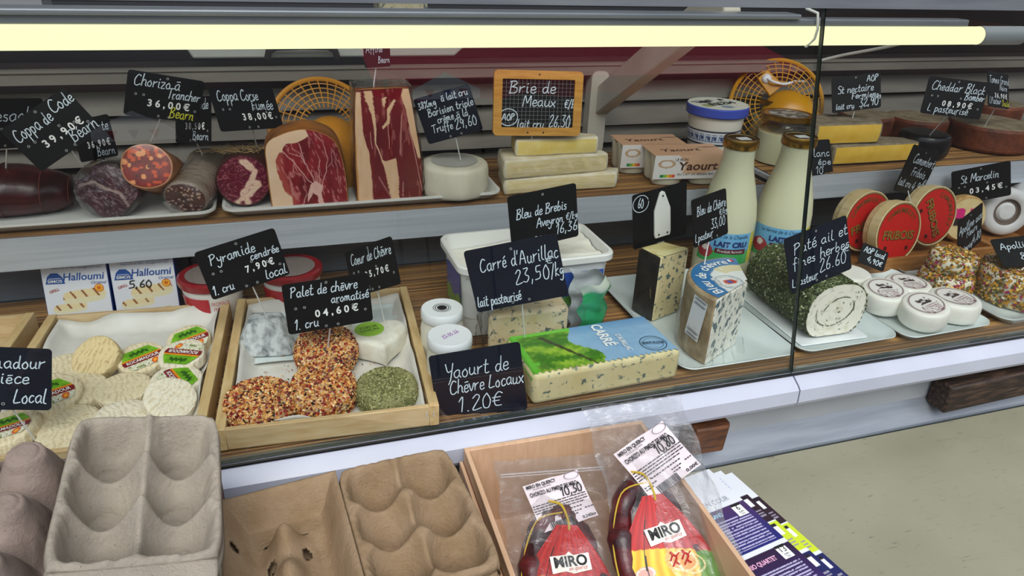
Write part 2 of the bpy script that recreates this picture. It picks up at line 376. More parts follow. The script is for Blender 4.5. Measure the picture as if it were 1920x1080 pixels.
# ------------------------------------------------------------ the refrigerated display
CX0, CX1, JX = -.75, 1.75, .6125
case = thing('display_case', 'white refrigerated display case with sloping glass front and two levels', 'display case', (0, .64, -.95))
B = Vector((0, -.64, .95))
def cm(): return MB()
def cb(mb, name, m, **k): return mb.build(name, m, case, M=Matrix.Translation(B), **k)
cb(cm().box((.5, .955, -.02), (2.5, .61, .036)), 'deck', m_grey)
for x0, x1 in ((CX0, JX - .0012), (JX + .0012, CX1)):
    pr = [(.646, .0005), (.640, -.0005), (.626, -.0085), (.6215, -.0125), (.6205, -.031), (.6235, -.037), (.646, -.037)]
    vs = [(x, y, z) for x in (x0, x1) for y, z in pr]; n = len(pr)
    m = cm().add(vs, [tuple(range(n)), tuple(range(n, 2 * n))[::-1]] + [(i, n + i, n + (i + 1) % n, (i + 1) % n) for i in range(n)])
    cb(m, 'front_trim', m_white, smooth=20)
cb(cm().box((.5, .6395, .0012), (2.5, .003, .0024)), 'gasket', m_blackrub)
cb(cm().box((.5, .6505, .0012), (2.5, .007, .0022)), 'glass_channel', m_chrome)
cb(cm().box((.5, .672, -.08), (2.5, .02, .088)), 'lower_panel', mat('pale_steel_panel', '#b4b8bd', .4, '#a6abb2', 5, metal=.2))
m = cm().add([(CX0, .662, -.098), (CX1, .662, -.098), (CX1, .638, -.126), (CX0, .638, -.126), (CX0, .662, -.14), (CX1, .662, -.14), (CX1, .638, -.14), (CX0, .638, -.14)],
             [(0, 3, 2, 1), (4, 5, 6, 7), (0, 1, 5, 4), (1, 2, 6, 5), (2, 3, 7, 6), (3, 0, 4, 7)])
cb(m, 'drip_ledge', m_grey, smooth=None)
cb(cm().box((.5, .97, -.52), (2.5, .56, .82)), 'cabinet_base', m_grey)
gy = lambda z: .6425 + .196 * z
m_edge = mat('glass_edge', '#26302d', .15)
for x0, x1 in ((CX0, JX - .0008), (JX + .0008, CX1)):
    vs = [(x, gy(z) + d, z) for x in (x0, x1) for z in (.0024, .456) for d in (0, .006)]
    cb(cm().add(vs, [(0, 2, 6, 4), (1, 5, 7, 3)]).add(vs, [(0, 1, 3, 2), (4, 6, 7, 5), (0, 4, 5, 1), (2, 3, 7, 6)], 1), 'glass_pane', [m_glass, m_edge], smooth=None)
cb(cm().box((.5, .739, .4495), (2.5, .022, .014)), 'top_rail', m_grey)
cb(cm().box((.18, 1.118, .1275), (1.24, .236, .007)), 'shelf_board', m_strip)
cb(cm().box((.18, .999, .109), (1.24, .004, .043)), 'shelf_lip', m_strip)
cb(cm().box((1.285, 1.13, .139), (.96, .24, .007)), 'shelf_board', m_strip)
cb(cm().box((1.285, .999, .1205), (.96, .004, .044)), 'shelf_lip', m_strip)
# rear of the case: panel below the shelf, louvres above
cb(cm().box((.5, 1.10, .062), (2.5, .012, .122)).box((.5, 1.09, .052), (2.5, .014, .010)).box((.5, 1.09, .095), (2.5, .014, .012)), 'rear_panel', m_grey)
cb(cm().box((.5, 1.262, .05), (2.5, .012, .17)), 'rear_sill', m_slat)
for z0, z1 in ((.2285, .262), (.1830, .2205), (.1500, .1770)):
    zc = (z0 + z1) / 2; h = z1 - z0
    cb(cm().box((0, 0, 0), (2.5, .004, h * 1.04)).box((0, -.004, -h / 2), (2.5, .010, .004)), 'rear_slat', m_slat).matrix_basis = Matrix.Translation(B + Vector((.5, 1.25, zc))) @ Matrix.Rotation(-.25, 4, 'X')
cb(cm().box((.5, 1.228, .2905), (2.5, .03, .018)).box((.5, 1.216, .3005), (2.5, .012, .004)), 'rear_rail', m_slat)
cb(cm().box((.5, 1.30, .15), (2.5, .01, .30)), 'rear_backing', m_dark)
# lid leaning over the rear rail
m = cm().prism([(-.128, .345), (-.112, .3125), (.300, .3125), (.338, .345)], 1.238, 1.246, M=Matrix(((1, 0, 0, 0), (0, 0, 1, 0), (0, 1, 0, 0), (0, 0, 0, 1))))
rl = cb(m, 'rear_lid', mat('grey_lid_plastic', '#b5b6ac', .45), bevel=.003)
hp = [(-.003, 1.232, .313), (.000, 1.226, .325), (.012, 1.222, .3315), (.05, 1.22, .333), (.09, 1.222, .3315), (.101, 1.226, .325), (.104, 1.232, .313)]
cm().tube(hp, .0055, 8).build('handle', mat('brown_bakelite', '#2b1d16', .35), rl)
# white bracket and post holding the upper level
def plank(a, b, wd, th, name):
    a, b = Vector(a), Vector(b); d = (b - a).normalized(); x = Vector((1, 0, 0)); n = x.cross(d)
    M = Matrix((x, d, n)).transposed().to_4x4(); M.translation = (a + b) / 2
    o = cm().box((0, 0, 0), (th, (b - a).length, wd)).build(name, mat('cream_bracket', '#c3beb0', .45, '#b3ad9f', 12), case, bevel=.003); o.matrix_basis = Matrix.Translation(B) @ M
plank((.571, 1.232, .225), (.571, .86, .445), .045, .026, 'bracket_arm')
cb(cm().prism(rrect(.034, .15, .012), -.012, .012, M=Matrix.Translation((.562, 1.222, .2135)) @ XZ), 'bracket_post', MATS['cream_bracket'])
cb(cm().box((-.05, .992, .006), (.01, .004, .006)), 'screw', m_chrome) if False else None

# top level of the stall behind: a plank with a piece of blue cheese on it
MB().box((.5, 1.45, .335), (2.5, .36, .02)).build('back_plank', mat('varnished_plank', '#54301a', .5, '#3c2112', 18, (1, 8, 8)))
tag(COL.objects['back_plank'], 'dark varnished plank running behind the rear lid', 'shelf')
m_blue = veined('blue_cheese_paste', '#e3d9b4', '#4b5d63', 95, .56, .63, base2='#d6c894')
o = MB().box((0, 0, .03), (.085, .08, .06)).build('blue_cheese_block', m_blue, bevel=.006); o.location = (.232, 1.37, .345)
tag(o, 'small blue cheese block on the dark plank above the lamp', 'cheese')
o = MB().box((0, 0, .09), (.06, .06, .18)).build('paper_carton', mat('white_carton', '#b8b9bd', .6)); o.location = (-.36, 1.40, .345)
tag(o, 'pale carton on the dark plank at the far left top', 'carton')

# ------------------------------------------------------------ lamp
t = thing('tube_lamp', 'long lit tube lamp inside the top of the display', 'lamp', (.15, .80, .403))
def ycyl(x0, x1, r, sy=1, sz=1, n=24, a0=0, a1=2 * PI):
    rows = [[(x, r * math.cos(a0 + (a1 - a0) * k / n) * sy, r * math.sin(a0 + (a1 - a0) * k / n) * sz) for k in range(n + 1)] for x in (x0, x1)]
    return rows
m_lit = emis('lit_diffuser', (1.0, .98, .57), .75)
MB().grid(ycyl(-.9, .785, .0118), 0).build('diffuser', m_lit, t)
MB().box((-.075, .004, .0165), (1.66, .022, .009)).box((-.20, .004, .0235), (1.36, .03, .006)).build('housing', m_grey, t, bevel=.002)
MB().grid(ycyl(.785, .862, .0125), 0).lathe([(0, .862), (.0125, .862)], 24, M=Matrix.Rotation(PI / 2, 4, 'Y')).build('end_cap', mat('end_cap_plastic', '#aab1b6', .35), t)
MB().tube([(.50, -.004, -.0128), (.504, -.0126, -.002), (.505, -.0135, .01), (.503, -.010, .028), (.497, .006, .032)], .0018, 8).build('cable_tie', m_plastic, t)
cp = smoothline([(.93, .03, -.01), (.935, .18, -.02), (.925, .30, -.06), (.895, .37, -.085), (.87, .40, -.10)], 8)
MB().tube(cp, .003, 8).build('cable', mat('white_cable', '#d3d1c8', .4), t)

# ------------------------------------------------------------ reed mats
def reed_mat(label, x0, x1, y0, y1, z, seed):
    r = random.Random(seed); mb = MB(); y = y0; N = 26
    while y < y1:
        rad = r.uniform(.0011, .0019); y += rad; c = mixc('#6f4a22', '#a97d42', r.random() ** 1.3) if r.random() > .15 else hx('#4f3418')
        xs = np.linspace(x0, x1, N); wob = [r.uniform(-.0005, .0005) for _ in xs]
        rows = [[(x, y + wb + rad * math.cos(a), z + .0004 + rad * max(0, math.sin(a)) * 1.1) for a in (PI, .75 * PI, .5 * PI, .25 * PI, 0)] for x, wb in zip(xs, wob)]
        cols = [[tuple(np.clip(np.array(c) * k, 0, 1)) for _ in range(5)] for k in [r.uniform(.8, 1.15) for _ in xs]]
        mb.grid(rows, 0, cols); y += rad * .95
    o = mb.build('reed_mat', paintmat('reed', .55, bump=.3, bscale=200), smooth=60); tag(o, label, 'mat', 'reed mats lining the display')
reed_mat('brown reed mat lining the lower deck under the cheeses', -.7, 1.7, .655, 1.085, 0, 1)
reed_mat('brown reed mat lining the left part of the upper shelf', -.7, .795, 1.002, 1.235, .131, 2)
reed_mat('brown reed mat lining the right part of the upper shelf', .812, 1.7, 1.002, 1.245, .1425, 3)
ZD, ZS, ZR = .0035, .1345, .146      # tops of the mats

# ------------------------------------------------------------ wooden wedges under the sill
for nm, x, wd, h, y, z, dp, rz in (('short brown wood beam end beside the sealed sausage bags', .4955, .055, .042, .643, -.0735, .034, .02), ('long dark weathered beam under the sill at the far right', 1.055, .33, .046, .643, -.0775, .034, .01)):
    o = MB().prism([(-wd / 2, -dp / 2), (wd / 2 - .006, -dp / 2), (wd / 2, -dp / 2 + .008), (wd / 2, dp / 2), (-wd / 2, dp / 2)], -h / 2, h / 2).build('wooden_beam', m_beam if wd < .1 else mat('weathered_black_wood', '#241812', .65, '#5a4334', 24, (1, 7, 7), lo=.45, hi=.75, bump=.5), bevel=.003); o['group'] = 'wooden beams under the sill'
    o.location = (x, y, z); o.rotation_euler = (.04, .05 if wd < .1 else -.02, rz); tag(o, nm, 'beam')

# ------------------------------------------------------------ across the street, seen only as reflections in the sloping glass
t = thing('market_awning', 'crimson market awning across the lane, mirrored faintly in the glass', 'awning', (2.0, -4.75, 1.26))
xs = np.linspace(-1.2, 3.2, 60)
MB().grid([[(x, .0, .22), (x, -.9, .75)] for x in xs]).build('canopy', mat('crimson_canvas', '#c4143f', .8), t, smooth=None)
MB().grid([[(x, .0, .22), (x, .0, .06 + .025 * math.sin(x * 9))] for x in xs]).build('valance', mat('crimson_canvas', '#8c1230', .8), t, smooth=None)
for px in (-1.1, 3.1): MB().box((px, .02, -1.065), (.03, .03, 2.13 + .44)).build('pole', m_blackrub, t)
for lab, x, z in (('small white gabled market tent with pennants, mirrored left in the glass', -.92, 1.0), ('white gabled market tent, mirrored in the middle of the glass', 1.25, 1.22)):
    t = thing('market_tent', lab, 'tent', (x, -4.0, -.93))
    z += .93; wv = mat('white_canvas', '#e6e8ee', .8)
    MB().add([(-.26, 0, z - .04), (.26, 0, z - .04), (.26, 0, z + .03), (0, 0, z + .16), (-.26, 0, z + .03), (-.26, -.5, z + .03), (.26, -.5, z + .03), (0, -.5, z + .16)], [(0, 1, 2, 3, 4), (4, 3, 7, 5), (3, 2, 6, 7)]).build('canvas_roof', wv, t, smooth=None)
    for px in (-.25, .25): MB().box((px, -.01, (z - .04) / 2), (.02, .02, z - .04)).build('pole', m_blackrub, t)
    for k, (px, c) in enumerate(((-.13, '#b03040'), (0, '#3858a0'), (.13, '#c03030'))): MB().add([(px - .035, .004, z + .03), (px + .035, .004, z + .03), (px, .004, z - .03)], [(0, 1, 2)]).build('pennant', mat('pennant_' + 'abc'[k], c, .7), t, smooth=None)
# ------------------------------------------------------------ price signs
def ring_mesh():
    if 'ring' in MATS: return MATS['ring']
    mb = MB(); n = 12
    vs = [(r * math.cos(2 * PI * k / n), -.0003, r * math.sin(2 * PI * k / n)) for r in (.0010, .00155) for k in range(n)]
    mb.add(vs, [(k, (k + 1) % n, n + (k + 1) % n, n + k) for k in range(n)])
    o = mb.build('eyelet', mat('eyelet_rim', '#b9bcbc', .35)); MATS['ring'] = o.data; bpy.data.objects.remove(o); return MATS['ring']
HOLES = [(.5, .93), (.12, .50), (.22, .50), (.60, .50), (.78, .40), (.92, .27), (.44, .06), (.58, .06)]
def sign(label, loc, rot, w, h, lines, spike=None, digits=None, holes=(), navy=False, group=None, rad=.004, frame=None, circ=None, spike_x=.5):
    t = thing('price_sign', label, 'sign', loc, rot=rot, group=group or 'chalkboard price signs')
    th = .0012
    MB().prism(rrect(w, h, rad), .0, th, M=XZ).build('panel', m_navy if navy else m_black, t, smooth=30)
    fx = lambda a: (a - .5) * w
    fz = lambda a: (a - .5) * h
    by = {}
    for ln in lines:
        txt, x0, x1, y, xh = ln[:5]; k = ln[5] if len(ln) > 5 else 'w'; rise = ln[6] if len(ln) > 6 else 0
        by.setdefault(k, []).append((txt, x0, x1, y, xh, rise))
    for k, ls in by.items():
        for txt, x0, x1, y, xh, rise in ls:
            hand(MB(), txt, fx(x0), fx(x1), fz(y), xh * h, rise=rise * h, pen=.00115 if xh > .1 else .0009).build('handwriting', m_chalk if k == 'w' else m_chalky, t, smooth=None)
    for cx, cy, r in circ or ():
        pts = [(fx(cx) + r * h * 1.15 * math.cos(a), fz(cy) + r * h * math.sin(a)) for a in np.linspace(.3, 6.4, 24)]
        L = []
        for i, (px, pz) in enumerate(pts):
            q = pts[min(i + 1, 23)]; p = pts[max(i - 1, 0)]; dx, dz = q[0] - p[0], q[1] - p[1]; d = math.hypot(dx, dz)
            L += [(px - dz / d * .0005, -.0002, pz + dx / d * .0005), (px + dz / d * .0005, -.0002, pz - dx / d * .0005)]
        MB().add(L, [(2 * i, 2 * i + 1, 2 * i + 3, 2 * i + 2) for i in range(23)]).build('drawn_circle', m_chalk, t, smooth=None)
    if digits:
        txt, x0, x1, y, hh = digits
        ftext('price_digits', txt, hh * h * 1.12, m_digit, t, MX((fx((x0 + x1) / 2), 0, fz(y))), fit=(x1 - x0) * w, bold=.0003, ex=.0003, space=1.55)
    for hxy in holes:
        e = bpy.data.objects.new('eyelet', ring_mesh()); COL.objects.link(e); e.parent = t; e.location = (fx(hxy[0]), 0, fz(hxy[1]))
    if spike is not None:
        Minv = MX(loc, rot).inverted(); e = Minv @ Vector(spike); a = Vector((fx(spike_x), .0022, -h / 2 + .008))
        MB().tube([a, e], .00095, 6).build('spike', m_steelpin, t)
    return t
sign('navy sign with light-blue writing ending Local, among the small goat cheeses', (-.2746, .70, .1016), (-.167, .184, -.023), .0764, .065,
     [('Rocamadour', -.02, .93, .68, .15), ('la pièce', .1, .76, .43, .14), ('1. cru', .05, .35, .12, .12), ('Local', .58, .95, .12, .17)], (-.268, .705, .02), navy=True, holes=[(.47, .1)])
sign('sign reading Pyramide cendrée 7,90 above the wooden crate', (-.0555, .85, .1344), (-.123, -.192, .165), .0952, .0627,
     [('Pyramide', .13, .70, .67, .15), ('cendrée', .60, .97, .52, .12), ('local', .70, .98, .06, .14), ('1. cru', .04, .30, .08, .14)], (-.036, .858, .050), ('7,90€', .50, .86, .37, .17), HOLES)
sign('sign reading Palet de chèvre aromatisé 04,60 in front of the heart cheese', (.0367, .775, .1074), (-.108, -.027, .063), .0992, .0623,
     [('Palet de chèvre', .08, .86, .72, .15), ('aromatisé', .53, .98, .50, .13), ('1. cru', .08, .36, .08, .15)], (.031, .783, .038), ('04,60€', .33, .84, .33, .18), HOLES)
sign('sign reading Coeur de Chèvre 5,70 behind the aromatisé sign', (.0972, .85, .1136), (-.269, -.494, -.883), .0949, .0612,
     [('Coeur de Chèvre', .10, .95, .66, .17), ('1. cru', .06, .4, .06, .14)], (.109, .834, .036), ('05,70€', .34, .84, .38, .17), HOLES)
sign('navy sign reading Yaourt de Chèvre 1.20 leaning on the yoghurt jars', (.1919, .668, .0389), (-.182, -.121, -.135), .1056, .0862,
     [('Yaourt de', .14, .85, .64, .15), ('Chèvre Locaux', .17, 1.0, .41, .14), ('1.20€', .24, .74, .13, .16)], navy=True)
sign('navy sign reading Carré d\'Aurillac 23,50 above the blue printed cheese block', (.2578, .745, .1366), (-.157, -.248, -.301), .1138, .0795,
     [("Carré d'Aurillac", .13, .98, .63, .16), ('23,50', .47, .86, .34, .18), ('€', .83, .92, .56, .09), ('/kg', .86, 1.0, .34, .15), ('lait pasteurisé', .02, .5, .08, .12)], (.272, .742, .046), navy=True, holes=[(.5, .9), (.4, .06), (.58, .06)])
sign('sign reading Bleu de Brebis Aveyron 16,36 in front of the white tub', (.3146, .81, .1807), (-.093, -.096, .098), .096, .0725,
     [('Bleu de Brebis', .10, .84, .56, .13), ('Aveyron', .38, .78, .34, .12), ('€/kg', .82, 1, .36, .10), ('16,36', .66, .99, .14, .14), ('25%mg', .32, .66, .04, .10)], (.3, .79, .07), holes=[(.5, .92)])
sign('sign with a circled 60 and a white holder, stuck in the black-rind wedge', (.5159, .865, .1468), (-.108, -.081, .217), .0999, .0815,
     [('60', .09, .20, .74, .13)], None, circ=[(.145, .81, .15)])
s60 = bpy.data.objects[[o.name for o in COL.objects if o.name.startswith('price_sign')][-1]]
hp = [(-.0135, -.028), (.0135, -.028), (.0150, -.022), (.0145, .014), (.004, .039), (0, .041), (-.004, .039), (-.0145, .014), (-.0150, -.022)]
q = MB().prism(hp, -.004, -.0006, M=XZ).build('sign_holder', mat('white_holder', '#e4e4de', .35), s60, bevel=.0008); q.location = (.0015, 0, -.004)
for a in ((0, .034), (-.008, -.023), (.008, -.023)): MB().lathe([(0, 0), (.0016, 0)], 12, M=MX((a[0], -.0046, a[1]), (PI / 2, 0, 0))).build('rivet', m_ink, q)
MB().box((0, .002, -.052), (.012, .002, .03)).build('prong', m_steelpin, q)
sign('sign reading Bleu de Chèvre 33,00 in front of the left milk bottle', (.5561, .80, .1649), (-.251, .018, .478), .0893, .0655,
     [('Bleu de Chèvre', .12, .97, .63, .15), ('€/kg', .76, 1, .48, .09), ('33,00', .50, .93, .25, .15), ('l.pasteur', .03, .55, .10, .12)], (.5415, .775, .106), holes=[(.5, .06), (.66, .06)])
sign('navy sign reading Paté ail et fines herbes 26.60 in the herb roll', (.6856, .725, .1291), (-.222, -.225, .086), .1048, .0794,
     [('Paté ail et', .12, 1, .66, .14), ('fines herbes', .08, 1.0, .42, .13), ('26.60', .48, .93, .18, .17), ('€', .9, 1, .36, .09), ('l.pasteur', .03, .45, .09, .11)], (.70, .745, .085), navy=True, holes=[(.5, .93), (.42, .06), (.58, .06)])
sign('tilted sign reading Camembert 4,90 above the red cheese boxes', (1.0742, .955, .1518), (.019, .29, .299), .1092, .0828,
     [('Camembert', .2, .98, .66, .14), ('Fribois', .32, .84, .40, .14), ('lait cru', .04, .5, .14, .12), ('4,90', .55, .92, .10, .15), ('€/', .88, 1, .28, .09)], (1.055, .93, .10), holes=[(.5, .92)])
sign('sign reading St Marcelin 03,45 at the right under the upper shelf', (1.2367, .955, .1199), (-.087, -.29, -.403), .1005, .0665,
     [('St Marcelin', .15, .8, .60, .16), ('1. cru', .02, .32, .06, .14)], (1.232, .945, .05), ('03,45€', .3, .86, .33, .19), HOLES)
sign('sign reading Apolline aux fleurs in the small flower-coated cheese', (1.0871, .83, .0861), (-.2, -.151, .4), .0956, .071,
     [('Apolline aux', .05, .98, .62, .15), ('Fleurs', .34, .8, .42, .13), ('4,80', .62, .98, .14, .15), ('l.pasteurisé', .02, .62, .10, .11)], (1.072, .815, .058), holes=[(.5, .92), (.44, .06), (.58, .06)])
sign('dark sign lying aslant beside the big flower-coated cheese', (1.10, .74, .090), (-1.05, -.20, -.35), .085, .055,
     [('Apolline', .1, .7, .60, .16), ('8,90€', .35, .9, .2, .16)], (1.075, .725, .05))
sign('sign reading St nectaire Fermier 32,90 on the yellow wedges', (1.0145, 1.08, .2662), (-.216, -.187, -.397), .0851, .063,
     [('AOP', .72, .95, .78, .13), ('St nectaire', .12, .86, .52, .15), ('Fermier', .40, .9, .34, .12), ('€/kg', .86, 1, .30, .08), ('lait cru', .08, .46, .08, .12), ('32,90', .56, .95, .10, .17)], (1.0145, 1.075, .205), holes=[(.5, .93), (.42, .05), (.6, .05)])
sign('sign reading Cheddar 08,90 over the black-waxed cheese', (1.172, 1.01, .2675), (-.183, .051, -.444), .1047, .0651,
     [('Cheddar Black', .08, .97, .66, .17), ('Bomber', .66, .99, .48, .14), ('l. pasteurisé', .10, .78, .08, .15)], (1.172, 1.04, .19), ('08,90€', .32, .82, .32, .18), HOLES)
sign('sign reading Tomme Grand Noire at the far right top', (1.3345, 1.06, .2679), (-.378, .153, .314), .1011, .0675,
     [('Tomme Grand', .06, 1, .68, .15), ('Noire', .55, .9, .50, .12), ('l.Pasteur', .05, .6, .10, .13), ('Doule', .65, 1, .06, .13, 'y')], (1.335, 1.065, .195), ('36,90€', .3, .9, .33, .17))
sign('sign ending blanc with 10, behind the right milk bottle', (.8931, 1.01, .171), (-.441, .05, .197), .0901, .0616,
     [('blanc', .35, .96, .52, .16), ('épe', .58, .98, .28, .14), ('10', .5, .72, .04, .15)], (.893, 1.03, .145))
sign('sign reading Bresaola on the dark red meat at far left', (-.3255, 1.06, .2636), (.134, .161, .772), .0886, .0644,
     [('Bresaola', .10, .93, .55, .19)], (-.35, 1.075, .185), holes=[(.42, .4), (.46, .06)])
sign('steeply tilted sign reading Coppa de Code 39,90 on the left', (-.2613, 1.0, .2683), (-.153, -.55, .187), .0894, .0613,
     [('Coppa de', .06, .62, .64, .18), ('Code', .66, 1, .72, .17), ('Béarn', .6, 1, .10, .18)], (-.245, 1.03, .212), ('39,90€', .28, .88, .36, .19), HOLES)
sign('small sign reading 36,90 behind the tilted Coppa de Code sign', (-.2365, 1.08, .2353), (-.168, -.267, -.67), .0742, .055,
     [('Cote', .55, .95, .66, .16), ('Bearn', .5, .97, .08, .15)], (-.235, 1.09, .17), ('36,90€', .3, .9, .36, .2))
sign('sign reading Chorizo à Trancher 36,00 with yellow Bearn', (-.1334, 1.03, .2977), (.087, .259, .475), .095, .0567,
     [('Chorizo à', .08, .68, .70, .18), ('Trancher', .52, .97, .50, .16), ('Bearn', .58, .92, .06, .19, 'y')], (-.163, 1.05, .236), ('36,00€', .28, .84, .33, .2), HOLES)
sign('small sign reading 30,50 Bearn half behind the chorizo sign', (-.1092, 1.07, .2584), (-.265, -.173, -.941), .0892, .0626,
     [('Code', .58, .95, .74, .16), ('Bearn', .5, .95, .08, .14)], (-.105, 1.085, .205), ('30,50€', .3, .84, .36, .18), HOLES[4:])
sign('sign reading Coppa Corse Fumée 38,00 left of the left fan', (-.0356, 1.06, .2738), (-.418, .145, .74), .1094, .0582,
     [('Coppa Corse', .08, .72, .70, .19), ('Fumée', .56, .92, .46, .18)], (-.03, 1.075, .212), ('38,00€', .38, .86, .30, .2), HOLES)
sign('small sign reading 41,11 on a tall pin in the dry-cured slab', (.1439, 1.05, .3525), (-.099, .087, .794), .0599, .047,
     [('Affiné', .06, .7, .42, .15), ('Bearn', .5, .96, .12, .14)], (.135, 1.045, .30), ('41,11€', .2, .8, .72, .18))
sign('tilted navy sign reading triple crème 29,60 on the white wheel', (.2413, 1.035, .2621), (.022, -.327, -.434), .0868, .0693,
     [('38%mg', .04, .36, .76, .11), ('à lait cru', .46, .94, .80, .11), ('Barisien triple', .16, .98, .56, .12), ('crème à la', .28, .84, .38, .12), ('Truffe', .14, .52, .20, .13), ('29,60', .55, .95, .16, .16)], (.262, 1.04, .191), navy=True, holes=[(.42, .05), (.62, .05)])
# framed slate
t = thing('framed_slate', 'wood-framed ruled slate reading Brie de Meaux 26,30 on the brie', 'sign', (.3822, 1.04, .2734), rot=(-.133, .025, -.081))
W_, H_ = .1392, .0963
fr = rrect(W_, H_, .007); inn = rrect(W_ - .026, H_ - .025, .001)
m = MB(); n = len(fr)
vs = [(x, -.003, z) for x, z in fr] + [(x, -.003, z) for x, z in inn] + [(x, .003, z) for x, z in fr] + [(x, .003, z) for x, z in inn]
m.add(vs, [q for i in range(n) for q in ((i, (i + 1) % n, n + (i + 1) % n, n + i), (2 * n + i, 3 * n + i, 3 * n + (i + 1) % n, 2 * n + (i + 1) % n), (i, 2 * n + i, 2 * n + (i + 1) % n, (i + 1) % n), (n + i, n + (i + 1) % n, 3 * n + (i + 1) % n, 3 * n + i))])
m.build('frame', mat('honey_pine', '#d19a45', .5, '#b9802f', 30, (1, 7, 7), bump=.08), t, smooth=30)
MB().prism(rrect(W_ - .025, H_ - .024, .001), -.001, .001, M=XZ).build('slate', m_black, t, smooth=None)
m = MB()
for i in range(1, 18): m.box(((i / 18 - .5) * (W_ - .026), -.0011, 0), (.0003, .0002, H_ - .026))
for i in range(1, 12): m.box((0, -.0011, (i / 12 - .5) * (H_ - .026)), (W_ - .027, .0002, .0003))
m.build('ruled_lines', mat('ruled_line_grey', '#8d918f', .7), t, smooth=None)
m = MB(); Fx = lambda a: (a - .5) * W_; Fz = lambda a: (a - .5) * H_
for txt, a, b, y, xh in (('Brie de', .17, .70, .66, .13), ('Meaux', .32, .71, .46, .12), ('€/kg', .80, .96, .44, .10), ('AOP', .10, .24, .24, .075), ('lait cru', .27, .58, .12, .10), ('26,30', .63, .88, .14, .14)):
    hand(MB(), txt, Fx(a), Fx(b), Fz(y), xh * H_, off=-.0014, pen=.0013).build('handwriting', m_chalk, t, smooth=None)
pts = [(Fx(.17) + .0145 * math.cos(a), Fz(.285) + .0125 * math.sin(a)) for a in np.linspace(0, 6.5, 26)]
for p, q in zip(pts, pts[1:]):
    dx, dz = q[0] - p[0], q[1] - p[1]; d = math.hypot(dx, dz); a, b = -dz / d * .0006, dx / d * .0006
    m.add([(p[0] - a, -.0014, p[1] - b), (p[0] + a, -.0014, p[1] + b), (q[0] + a, -.0014, q[1] + b), (q[0] - a, -.0014, q[1] - b)], [(0, 1, 2, 3)])
m.build('drawn_circle', m_chalk, t, smooth=None)
for a, b in ((.5, .94), (.39, .05), (.57, .05)): MB().lathe([(0, 0), (.0014, 0)], 10, M=MX((Fx(a), -.0032, Fz(b)), (PI / 2, 0, 0))).build('screw_hole', m_ink, t)
Minv = MX((.3822, 1.04, .2734), (-.133, .025, -.081)).inverted()
MB().tube([(Fx(.46), .004, -H_ / 2 + .01), Minv @ Vector((.376, 1.045, .2))], .001, 6).build('spike', m_steelpin, t)
sign('small dark sign lying on the wooden tray edge behind the herb roll', (.912, .845, .05), (-.5, .35, -.3), .05, .034, [('AOP local', .1, .9, .6, .2), ('4,90€', .3, .9, .2, .2)])
# ------------------------------------------------------------ shared builders for cheeses
def coat(n, surf, colors, size, flat=.7, seed=1):
    """loose coating: many tiny grains sat on the surface function surf(rand)->(point, normal)"""
    r = random.Random(seed); mb = MB()
    for _ in range(n):
        p, nn = surf(r); q = Vector(nn).to_track_quat('Z', 'Y') @ Euler((r.uniform(-.5, .5), r.uniform(-.5, .5), r.uniform(0, 6.3))).to_quaternion()
        s_ = size * r.uniform(.65, 1.25); k = r.random(); acc = 0
        for c, wgt in colors:
            acc += wgt
            if k <= acc: break
        c = np.clip(np.array(hx(c)) * r.uniform(.85, 1.12), 0, 1)
        mb.octa(Vector(p) + Vector(nn) * s_ * .15, (s_, s_ * r.uniform(.7, 1), s_ * flat), q.to_matrix(), tuple(c))
    return mb
def puck_surf(r0, h, round_=.35):
    def f(r):
        a = r.uniform(0, 2 * PI)
        if r.random() < .5:
            q = r0 * .93 * math.sqrt(r.random()); return (q * math.cos(a), q * math.sin(a), h * (1 - .12 * (q / r0) ** 4)), (0, 0, 1)
        z = r.uniform(.02, .97) * h; k = 1 - .10 * abs(z / h - .45) ** 2 * 4
        return (r0 * k * math.cos(a), r0 * k * math.sin(a), z), Vector((math.cos(a), math.sin(a), .6 * (z / h - .3))).normalized()
    return f
def puck(mb, r, h, n=40, wob=.03, seed=0, ridge=0, sx=1, rd=.25):
    """a soft cheese disc with rounded edges and an uneven outline"""
    prof = [(0, 0), (r * .9, 0), (r * .985, h * rd * .5), (r, h * .5), (r * .985, h * (1 - rd * .6)), (r * .93, h * .97), (r * .8, h), (r * .55, h), (r * .3, h), (0, h)]
    rows = []
    for q, z in prof:
        row = []
        for i in range(n):
            a = 2 * PI * i / n; k = 1 + wob * (vnoise(np.array([math.cos(a) * 2 + 5]), np.array([math.sin(a) * 2 + 5]), 1, seed)[0] - .5) * 2
            x, y = q * math.cos(a) * k * sx, q * math.sin(a) * k; row.append((x, y, z))
        rows.append(row)
    return mb.grid(rows, closed=True)
def ridged(name, base, dark, rough=.6, s=160):
    if name in MATS: return MATS[name]
    n = NT(name); b = n.bsdf(rough); v = n.coord((1, 1, 1))
    wv = n.n('ShaderNodeTexWave'); wv.inputs['Scale'].default_value = 52; wv.inputs['Distortion'].default_value = 9; wv.inputs['Detail'].default_value = 4; wv.inputs['Detail Scale'].default_value = 1.2; n.l(v, wv.inputs['Vector'])
    nz = n.noise(v, s, 5); ad = n.n('ShaderNodeMath', operation='MULTIPLY_ADD'); ad.inputs[1].default_value = .28; n.l(wv.outputs['Fac'], ad.inputs[0]); n.l(nz, ad.inputs[2])
    n.l(n.ramp(ad.outputs[0], [(.33, dark), (.60, base)]), b.inputs['Base Color'])
    n.l(n.bump(ad.outputs[0], .8, .0022), b.inputs['Normal']); MATS[name] = n.m; return n.m
m_goat = [ridged('goat_rind_cream', '#e4d5b2', '#cbb58a'), ridged('goat_rind_white', '#e9dfc8', '#d0bf99'), ridged('goat_rind_beige', '#dcc593', '#b3935c')]
